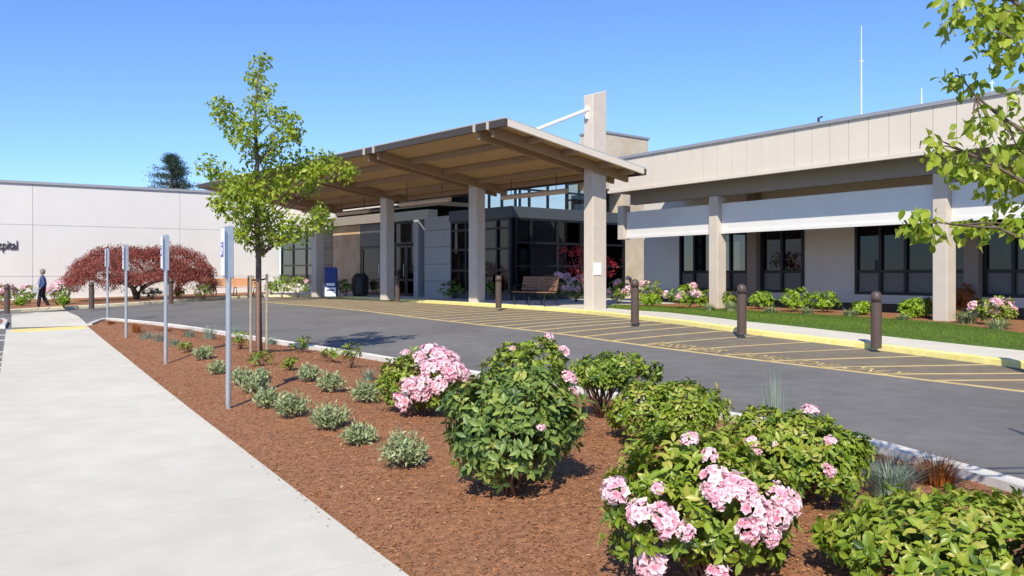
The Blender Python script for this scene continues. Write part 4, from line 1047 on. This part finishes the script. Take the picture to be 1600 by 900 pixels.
for a in [(290,551,28,16,'young green shrub left of the second grass row'),(375,546,30,28,'young yellow-green shrub just left of the staked tree'),(407,572,42,22,'young shrub in front of the staked tree'),(454,579,22,18,'smallest young shrub, right of the staked tree'),
  (470,551,42,24,'young green shrub on the kerb right of the staked tree'),(519,566,38,20,'young shrub left of the tallest young shrub'),(549,574,36,38,'tallest young shrub, in front of the road shadow')]:
    seedling(a[4], *a[:4], n=10 + a[2]//4)
# ================================================================== trees
def limb_path(a, b, sag=.0, k=4, wob=.05):
    a, b = Vector(a), Vector(b); L = (b-a).length; out = []
    for i in range(k + 1):
        f = i / k; p = a.lerp(b, f); p.z += sag * L * math.sin(math.pi*f)
        if 0 < i < k: p += Vector((rnd.uniform(-1,1), rnd.uniform(-1,1), rnd.uniform(-1,1))) * wob * L
        out.append(p)
    return out
# --- staked young street tree
p = ray(405, 551, hf=mz); z0 = mz(p.x, p.y); TY = p.y
tree = thing('street_tree', 'young staked tree with bright green leaves in the planting bed', 'tree', (p.x,p.y,z0))
tr = [(p.x,p.y,z0-.1), at(404,480,TY), at(404,400,TY), at(400,330,TY), at(402,260,TY+.05), at(398,190,TY), at(402,130,TY), at(407,88,TY)]
MB().tube(tr, [.055,.05,.046,.04,.032,.024,.014,.005], 10).build('trunk', 'bark', tree, smooth=True)
CL = [(408,95,16,0),(398,118,18,0),(410,140,20,0),(396,158,18,0),(412,172,22,.1),(345,166,20,-.3),(358,184,24,-.3),(372,205,26,-.2),(385,222,24,0),(395,195,18,0),(440,180,22,.3),(455,192,20,.3),(445,215,24,.2),(425,232,24,.2),(405,245,26,0),(462,210,14,.4),
 (325,258,20,-.5),(345,272,24,-.5),(365,285,26,-.3),(390,285,28,0),(420,270,26,.3),(450,255,24,.5),(480,250,24,.6),(510,248,18,.6),(535,265,22,.7),(548,268,12,.7),(500,268,22,.5),(470,275,24,.4),(440,290,24,.2),(485,292,18,.4),(410,310,28,0),(385,310,24,-.3),(360,305,20,-.5),(340,312,14,-.6),
 (345,325,12,-.4),(370,330,22,-.4),(385,350,24,-.2),(410,340,26,0),(430,345,24,.3),(450,350,26,.4),(470,362,22,.5),(490,345,22,.6),(510,350,18,.6),(500,330,16,.5),(420,370,22,.1),(395,375,20,-.1),(375,365,14,-.3),(440,372,20,.3),(405,390,10,0)]
mb = MB(); tw_ = MB(); lp_ = []; clc = []
for i, (cx_, cy_, r_, dy) in enumerate(CL):
    c = at(cx_, cy_, TY + dy*.9 + rnd.uniform(-.55,.55)); clc.append((c, r_*TY/F_PX))
    py0 = min(400, cy_ + abs(cx_-404)*.55 + 12); st = at(403, py0, TY)
    if abs(cx_-404) > 12:
        path = limb_path(st, c, .04, 4, .03); tw_.tube(path, [.016,.013,.010,.007,.003], 5)
for c, r_ in clc:
    n = int(60 + 1450*r_*r_)
    q = np.array(c[:]) + norm(rng.normal(0,1,(n,3))) * (rng.random((n,1))**.5) * r_ * np.array([1.02,1.0,1.0]); lp_.append(q)
tw_.build('branches', 'bark', tree, smooth=True)
q = np.concatenate(lp_); n = len(q); d = rng.normal(0,1,(n,3)); d[:,2] = d[:,2]*.6 - .75; nr = rng.normal(0,1,(n,3)) + np.array([0,-.4,.5])
Ls = rng.uniform(.045,.11,n); tint = np.clip(rng.normal(.64,.22,n),0,1)
emit_leaves(tree, q, d, nr, Ls, Ls*.62, .62, tint, 'tree_leaf', 0, LEAF4, 'crown')
for sx, m, lb, h in ((-13,'stake','pale grey wooden tree stake left of the trunk',430),(-1.5,'stake_red','reddish tree stake in front of the trunk',441),(12,'stake','thin pale tree stake right of the trunk',428)):
    a = at(405+sx, 551, TY - (.16 if abs(sx) < 5 else 0)); b = at(405+sx*1.0, h, TY - (.16 if abs(sx) < 5 else 0))
    t = thing('tree_stake', lb, 'stake', (a.x,a.y,z0), 'stakes around the young tree')
    MB().tube([(a.x,a.y,z0-.15),(b.x,b.y,b.z)], .028 if abs(sx)<5 else .023, 8).build('pole', m, t)
    c = Vector((b.x,b.y,b.z-.08)); e = at(404, 438, TY)
    MB().tube([c, e], .014, 6).build('tie', 'black', t)

# --- overhanging tree at the right edge
NY = 3.9; base = Vector((4.35, 3.4)); z0 = g(*base)
nt_ = thing('overhanging_tree', 'leafy tree leaning in from the right edge of the picture', 'tree', (base.x,base.y,z0))
trk = [Vector((base.x,base.y,z0-.1)), Vector((4.32,3.42,1.2)), Vector((4.25,3.45,2.4)), Vector((4.2,3.5,3.4)), Vector((4.1,3.5,4.5))]
MB().tube(trk, [.075,.068,.055,.04,.02], 10).build('trunk', 'bark', nt_, smooth=True)
BR = [  # each branch: start height on trunk, pixel path of the twig, leaf spots (px, py, spread px, count)
 (1.55, [(1700,420),(1600,375),(1560,356),(1500,352),(1450,345)], [(1420,343,20,16),(1442,350,22,22),(1470,357,20,18),(1500,357,16,12),(1538,352,20,18),(1575,350,24,20),(1594,352,16,12)]),
 (2.0, [(1690,330),(1610,290),(1560,262),(1510,238),(1466,218)], [(1464,228,18,16),(1480,240,22,24),(1500,258,22,22),(1524,270,24,26),(1548,262,26,28),(1572,262,26,26),(1560,284,24,20),(1590,285,22,20),(1580,312,18,14)]),
 (2.3, [(1680,280),(1600,205),(1560,180),(1525,150),(1500,120)], [(1490,122,16,14),(1510,130,18,14),(1530,182,18,14),(1545,195,14,10),(1560,164,8,3),(1585,215,24,22),(1595,240,22,20),(1520,186,10,6)]),
 (2.9, [(1680,140),(1610,80),(1570,55),(1530,20)], [(1540,40,24,24),(1560,62,26,30),(1580,42,26,28),(1572,90,24,26),(1590,70,24,24),(1560,20,24,24),(1594,20,22,20),(1545,15,16,12)]),
 (3.1, [(1660,60),(1580,0),(1520,-10),(1490,8)], [(1486,10,16,14),(1496,28,16,14),(1484,40,12,8),(1520,-6,20,14)]),
 (2.6, [(1720,200),(1660,170),(1640,140)], [(1640,150,50,60),(1650,260,50,60),(1660,60,50,60),(1700,320,50,60),(1720,180,60,80),(1690,-40,70,90),(1620,-60,60,70)])]
bw = MB(); lq = []
for zs0, path, spots in BR:
    i = min(3, max(0, int((zs0)/1.2))); st = trk[i].lerp(trk[min(4,i+1)], .5)
    st = Vector((4.27, 3.44, zs0)); pts = [st] + [at(x, y, NY + rnd.uniform(-.12,.12)) for x, y in path]
    bw.tube(pts, [.014*(1-.8*j/(len(pts)-1)) for j in range(len(pts))], 6)
    for x, y, r_, cnt in spots:
        c = at(x, y, NY + rnd.uniform(-.25,.25)); rr_ = r_*NY/F_PX
        cnt = int(cnt*1.25); lq.append(np.array(c[:]) + rng.normal(0,1,(cnt,3)) * rr_ * np.array([.62,1.0,.58]))
        nb = min(pts[1:], key=lambda u: (u-c).length); bw.tube([nb, nb.lerp(c,.6)+Vector((0,0,.01)), c], [.005,.004,.002], 5)
bw.build('branches', 'bark', nt_, smooth=True)
q = np.concatenate(lq); n = len(q); d = rng.normal(0,.75,(n,3)); d[:,2] = d[:,2]*.5 - .85; nr = rng.normal(0,.8,(n,3)) + np.array([0,-.7,.6])
Ls = rng.uniform(.046,.072,n); emit_leaves(nt_, q, d, nr, Ls, Ls*.52, .52, np.clip(rng.normal(.68,.22,n),0,1), 'tree_leaf', 300, LEAF8, 'crown')

# --- red weeping maple by the white wall
def hfp(x, y): return g(x, y) + .13
p = ray(213, 468, hf=hfp); z0 = hfp(*p); MY = p.y; s_ = MY / F_PX
wm = thing('weeping_maple', 'wide red lace-leaf weeping maple in front of the white wall', 'tree', (p.x,p.y,z0))
mb = MB(); base = Vector((p.x,p.y,z0-.1))
for path in ([(213,466),(208,452),(222,440),(226,425),(215,412),(196,405)],[(213,466),(222,450),(240,440),(262,436),(280,428)],[(213,460),(206,448),(180,436),(160,428)],[(226,430),(250,418),(262,405)],[(222,445),(205,430),(190,420),(170,412)]):
    mb.tube([at(x, y, MY + rnd.uniform(-.25,.25)) if i else at(x,y,MY) for i,(x,y) in enumerate(path)], [.13,.11,.09,.07,.05,.03][:len(path)], 7)
mb.build('trunk', 'bark', wm, smooth=True)
DM = [(186,446,74,62,1.0),(268,446,66,62,1.0),(150,456,42,38,1.2),(306,458,30,40,1.0),(228,440,50,54,1.3),(215,445,90,50,1.6)]
P_ = []; D_ = []
for cx_, cy_, rw, rh, dp in DM:
    n = int(rw*rh*2.4); c = np.array(at(cx_, cy_, MY)[:]); th = rng.uniform(0,6.28,n); u = rng.uniform(.02,1,n)**.8
    d = np.c_[np.cos(th)*np.sqrt(1-u*u), np.sin(th)*np.sqrt(1-u*u), u]; rad = rng.uniform(.86,1.02,(n,1))
    lump = 1 + .05*np.sin(th*7+cx_)[:,None] + .04*np.sin(u*17+th*3)[:,None]
    q = c + d * np.array([rw*s_, rw*s_*dp, rh*s_]) * rad * lump
    P_.append(q); D_.append(np.c_[d[:,:2]*.7, -.9 + d[:,2]*.5])
q = np.concatenate(P_); d = np.concatenate(D_)
px_ = CX + F_PX*q[:,0]/q[:,1]; py_ = HY - F_PX*(q[:,2]-EYE)/q[:,1]
gap = (((px_-222)/30)**2 + ((py_-414)/13)**2 < 1) | (((px_-243)/22)**2 + ((py_-446)/10)**2 < 1) | (((px_-165)/16)**2 + ((py_-428)/9)**2 < 1)
keep = (~gap | (rng.random(len(q)) < .28)) & (q[:,2] > z0+.25) & ((py_ < 446 + 10*np.sin(px_*.12)) | (rng.random(len(q)) < .12))
q, d = q[keep], d[keep]; n = len(q); nr = rng.normal(0,1,(n,3)) + np.array([0,-.5,.6]); Ls = rng.uniform(.08,.18,n)
emit_leaves(wm, q, d + rng.normal(0,.35,(n,3)), nr, Ls, Ls*.22, .22, np.clip(rng.normal(.5,.25,n),0,1), 'maple', 0, LEAF2, 'crown')

# --- crimson maple behind the fin
p = ray(908, 478, hf=hfp); p = p + VD*.9; z0 = hfp(*p); MY = p.y
rm = thing('crimson_maple', 'small crimson maple behind the tall canopy fin', 'tree', (*p, z0)); mb = MB(); lq = []
for x, y, r_ in ((890,394,14),(905,392,12),(912,408,14),(900,420,14),(918,398,12),(930,405,12),(945,408,12),(952,412,9),(948,426,8),(935,420,12),(912,432,12),(925,438,10)):
    c = at(x, y, MY + rnd.uniform(-.4,.4)); a = at(918, 470, MY); mb.tube(limb_path(a, c, .03, 3, .04), [.03,.022,.014,.005], 5)
    lq.append(np.array(c[:]) + rng.normal(0,1,(85,3)) * r_*MY/F_PX * np.array([.7,.8,.35]))
mb.build('trunk', 'bark', rm, smooth=True); q = np.concatenate(lq); n = len(q); d = rng.normal(0,1,(n,3)); d[:,2] -= .5; Ls = rng.uniform(.06,.12,n)
emit_leaves(rm, q, d, rng.normal(0,1,(n,3))+np.array([0,-.3,.7]), Ls, Ls*.5, .5, np.clip(rng.normal(.5,.25,n),0,1), 'red_maple', 0, LEAF4, 'crown')

# --- conifer beyond the white building
PY_ = 75; a = at(268, 330, PY_); pn = thing('pine_tree', 'dark conifer rising behind the white building', 'tree', (a.x,a.y,.3))
top = at(268, 242, PY_); MB().tube([(a.x,a.y,.2), (a.x,a.y,4.0), top], [.35,.28,.05], 8).build('trunk', 'bark', pn)
lq = []; mb = MB()
for i in range(90):
    f = rnd.random(); zz_ = top.z - .1 - f * 4.6; r_ = .15 + 3.0 * f**.75 * rnd.uniform(.35,1.15); w = rnd.uniform(0,6.28)
    c = Vector((a.x + r_*math.cos(w), a.y + r_*math.sin(w), zz_ + rnd.uniform(-.15,.25))); mb.tube([(a.x,a.y,zz_-.15), c], [.05,.015], 5)
    for g_ in (.45,.75,1.0):
        lq.append(np.array(Vector((a.x,a.y,zz_-.1)).lerp(c, g_)[:]) + rng.normal(0,1,(46,3)) * np.array([.26,.26,.10]))
mb.build('branches', 'bark', pn); q = np.concatenate(lq); n = len(q); d = rng.normal(0,1,(n,3)); Ls = rng.uniform(.14,.3,n)
emit_leaves(pn, q, d, rng.normal(0,1,(n,3)), Ls, Ls*.2, .2, np.clip(rng.normal(.45,.22,n),0,1), 'pine', 0, LEAF2, 'crown')

# ================================================================== shrubs along the buildings
def far_shrub(label, px, pyb, w, h, mname='lime', flowers=0, tm=.5, name='shrub', group='shrubs along the buildings', L=.10, push=0.0):
    p = ray(px, pyb, hf=hfp); p = p * (1 + push / p.length); z0 = hfp(*p); s_ = p.y/F_PX; r_ = w/2*s_; H = h*s_
    t = thing(name, label, 'shrub', (p.x,p.y,z0), group)
    c = (p.x, p.y, z0 + H*.5); Lb = lobes(c, r_, r_*.85, H*.52, 8, .5); P_, N_ = rosettes(Lb, r_, r_*.85, H*.52, int(60 + 1.1*w), c)
    ok = P_[:,2] > z0+.03; P_, N_ = P_[ok], N_[ok]
    pos, d, nr, LL_, WW_, k_ = whorls(P_, N_, 7, L, .5, .4); tint = np.clip(rng.normal(tm,.22,len(k_)),0,1)
    emit_leaves(t, pos, d, nr, LL_, WW_, .5, tint, mname, 0, LEAF4)
    stems(t, (p.x,p.y,z0), [Vector(P_[i]) for i in rng.integers(0,len(P_),7)], .012)
    cand = [i for i in range(len(P_)) if (P_[i][1] < p.y + r_*.2 and P_[i][2] > z0 + H*.5)]
    for i in range(min(flowers, len(cand))):
        j = cand[rnd.randrange(len(cand))]; ob = bpy.data.objects.new('flower_truss', TR[i%5]); COL.objects.link(ob); ob.parent = t
        ob.matrix_local = Matrix.Translation(Vector(P_[j]) - Vector((p.x,p.y,z0))) @ Vector(N_[j]).to_track_quat('Z','Y').to_matrix().to_4x4() @ Matrix.Scale(.14,4)
    return t
for a in [(968,474,44,36,'rhodo',9,'pink flowering shrub just right of the tall canopy fin'),(1012,475,54,36,'rhodo',4,'green shrub with few pink blooms left of the pink-topped lime shrub'),
  (1018,479,34,18,'lime',0,'small lime shrub at the left end of the lawn'),(1074,482,56,38,'lime',10,'lime shrub with a pink flowering top left of the wing column'),(1102,480,24,26,'rhodo',0,'dark shrub touching the left side of the wing column'),
  (1140,483,20,26,'rhodo',0,'dark shrub touching the right side of the wing column'),(1165,476,36,36,'rhodo',2,'bronze tinged shrub behind the second nearest bollard'),(1190,483,38,26,'lime',0,'small round lime shrub right of the second nearest bollard'),(1244,487,52,36,'lime',0,'larger lime shrub left of its twin under the plain wall'),(1288,488,44,32,'lime',0,'lime shrub right of its larger twin under the plain wall'),
  (1348,492,30,20,'lime',0,'small lime shrub just left of the nearest bollard'),(1424,497,38,28,'lime',0,'lime shrub left of the near wing column'),(1446,497,24,30,'rhodo',0,'dark shrub behind the lime one at the near wing column'),
  (1502,494,44,48,'carex',0,'reddish leaved shrub right of the near wing column'),(1556,508,62,42,'rhodo',9,'round shrub with pink blooms at the right end of the bed')]:
    far_shrub(a[6], *a[:4], mname=a[4], flowers=a[5], tm=.6)
for a in [(868,470,60,40,'rhodo',16,'bank of pink blooms behind the wooden bench'),(900,472,48,38,'rhodo',14,'pink flowering shrub under the crimson maple'),(710,466,46,28,'rhodo',0,'dark shrub under the vestibule glass left of the middle column'),(775,468,36,30,'rhodo',0,'dark shrub under the vestibule glass right of the middle column'),(680,463,30,22,'rhodo',0,'low dark shrub under the grey panel wall'),
  (540,462,34,26,'rhodo',0,'dark shrub beside the litter bin')]:
    far_shrub(a[6], *a[:4], mname=a[4], flowers=a[5], tm=.35, push=.4)
for a in [(440,463,38,30,'lime',0,'green shrub right of the orange bench, left one'),(466,464,40,32,'rhodo',1,'green shrub left of the far canopy column, right one'),(425,460,22,20,'rhodo',3,'small pink dotted shrub beside the staked tree'),
  (45,474,34,26,'rhodo',2,'green shrub left of the walking person'),(34,478,20,14,'lime',0,'small lime plant at the feet of the shrub left of the person'),(90,476,36,32,'rhodo',9,'pale pink flowering shrub right of the walking person'),(100,479,18,18,'lime',0,'small yellow-green plant right of the walking person'),(6,476,44,32,'rhodo',18,'pink flowering shrub at the left edge behind the far left bollard'),
  (235,466,40,16,'fescue',0,'low greyish shrub under the weeping maple'),(280,464,18,14,'rhodo',0,'small dark shrub under the right side of the weeping maple'),(318,466,34,26,'rhodo',0,'dark shrub at the right edge of the weeping maple')]:
    far_shrub(a[6], *a[:4], mname=a[4], flowers=a[5], tm=.5)
for a in [(1108,486,28,14,'silver tuft left of the wing column'),(1142,487,26,18,'silver tuft right of the wing column'),(1205,490,30,14,'silver tuft in front of the small round lime shrub'),(1262,492,28,14,'silver tuft between the twin lime shrubs'),(1328,494,30,14,'silver tuft left of the nearest bollard top'),(1410,500,28,10,'silver tuft below the lime shrub by the near column'),(1510,505,46,24,'wide blue tuft below the reddish shrub'),(1560,514,44,20,'blue tuft at the right end of the bed')]:
    grass_tuft(a[4], a[0], a[1], a[2], a[3], 'sage', n=260, name='grass_tuft', group='silver tufts along the wing', hf=hfp, wd=.012, bend=(.2,1.5))

# left bed by the white wall: low mulch strip behind the kerb
lb_f = offset_line([p for p in fk if -40 < px_of(p) < 425 and p.y > 20], .55)
sheet('wall_bed', [p[:] for p in lb_f] + [lf(tE-.5,.1)[:], lf(-3,.1)[:]], .13, 'mulch', .8, .05)
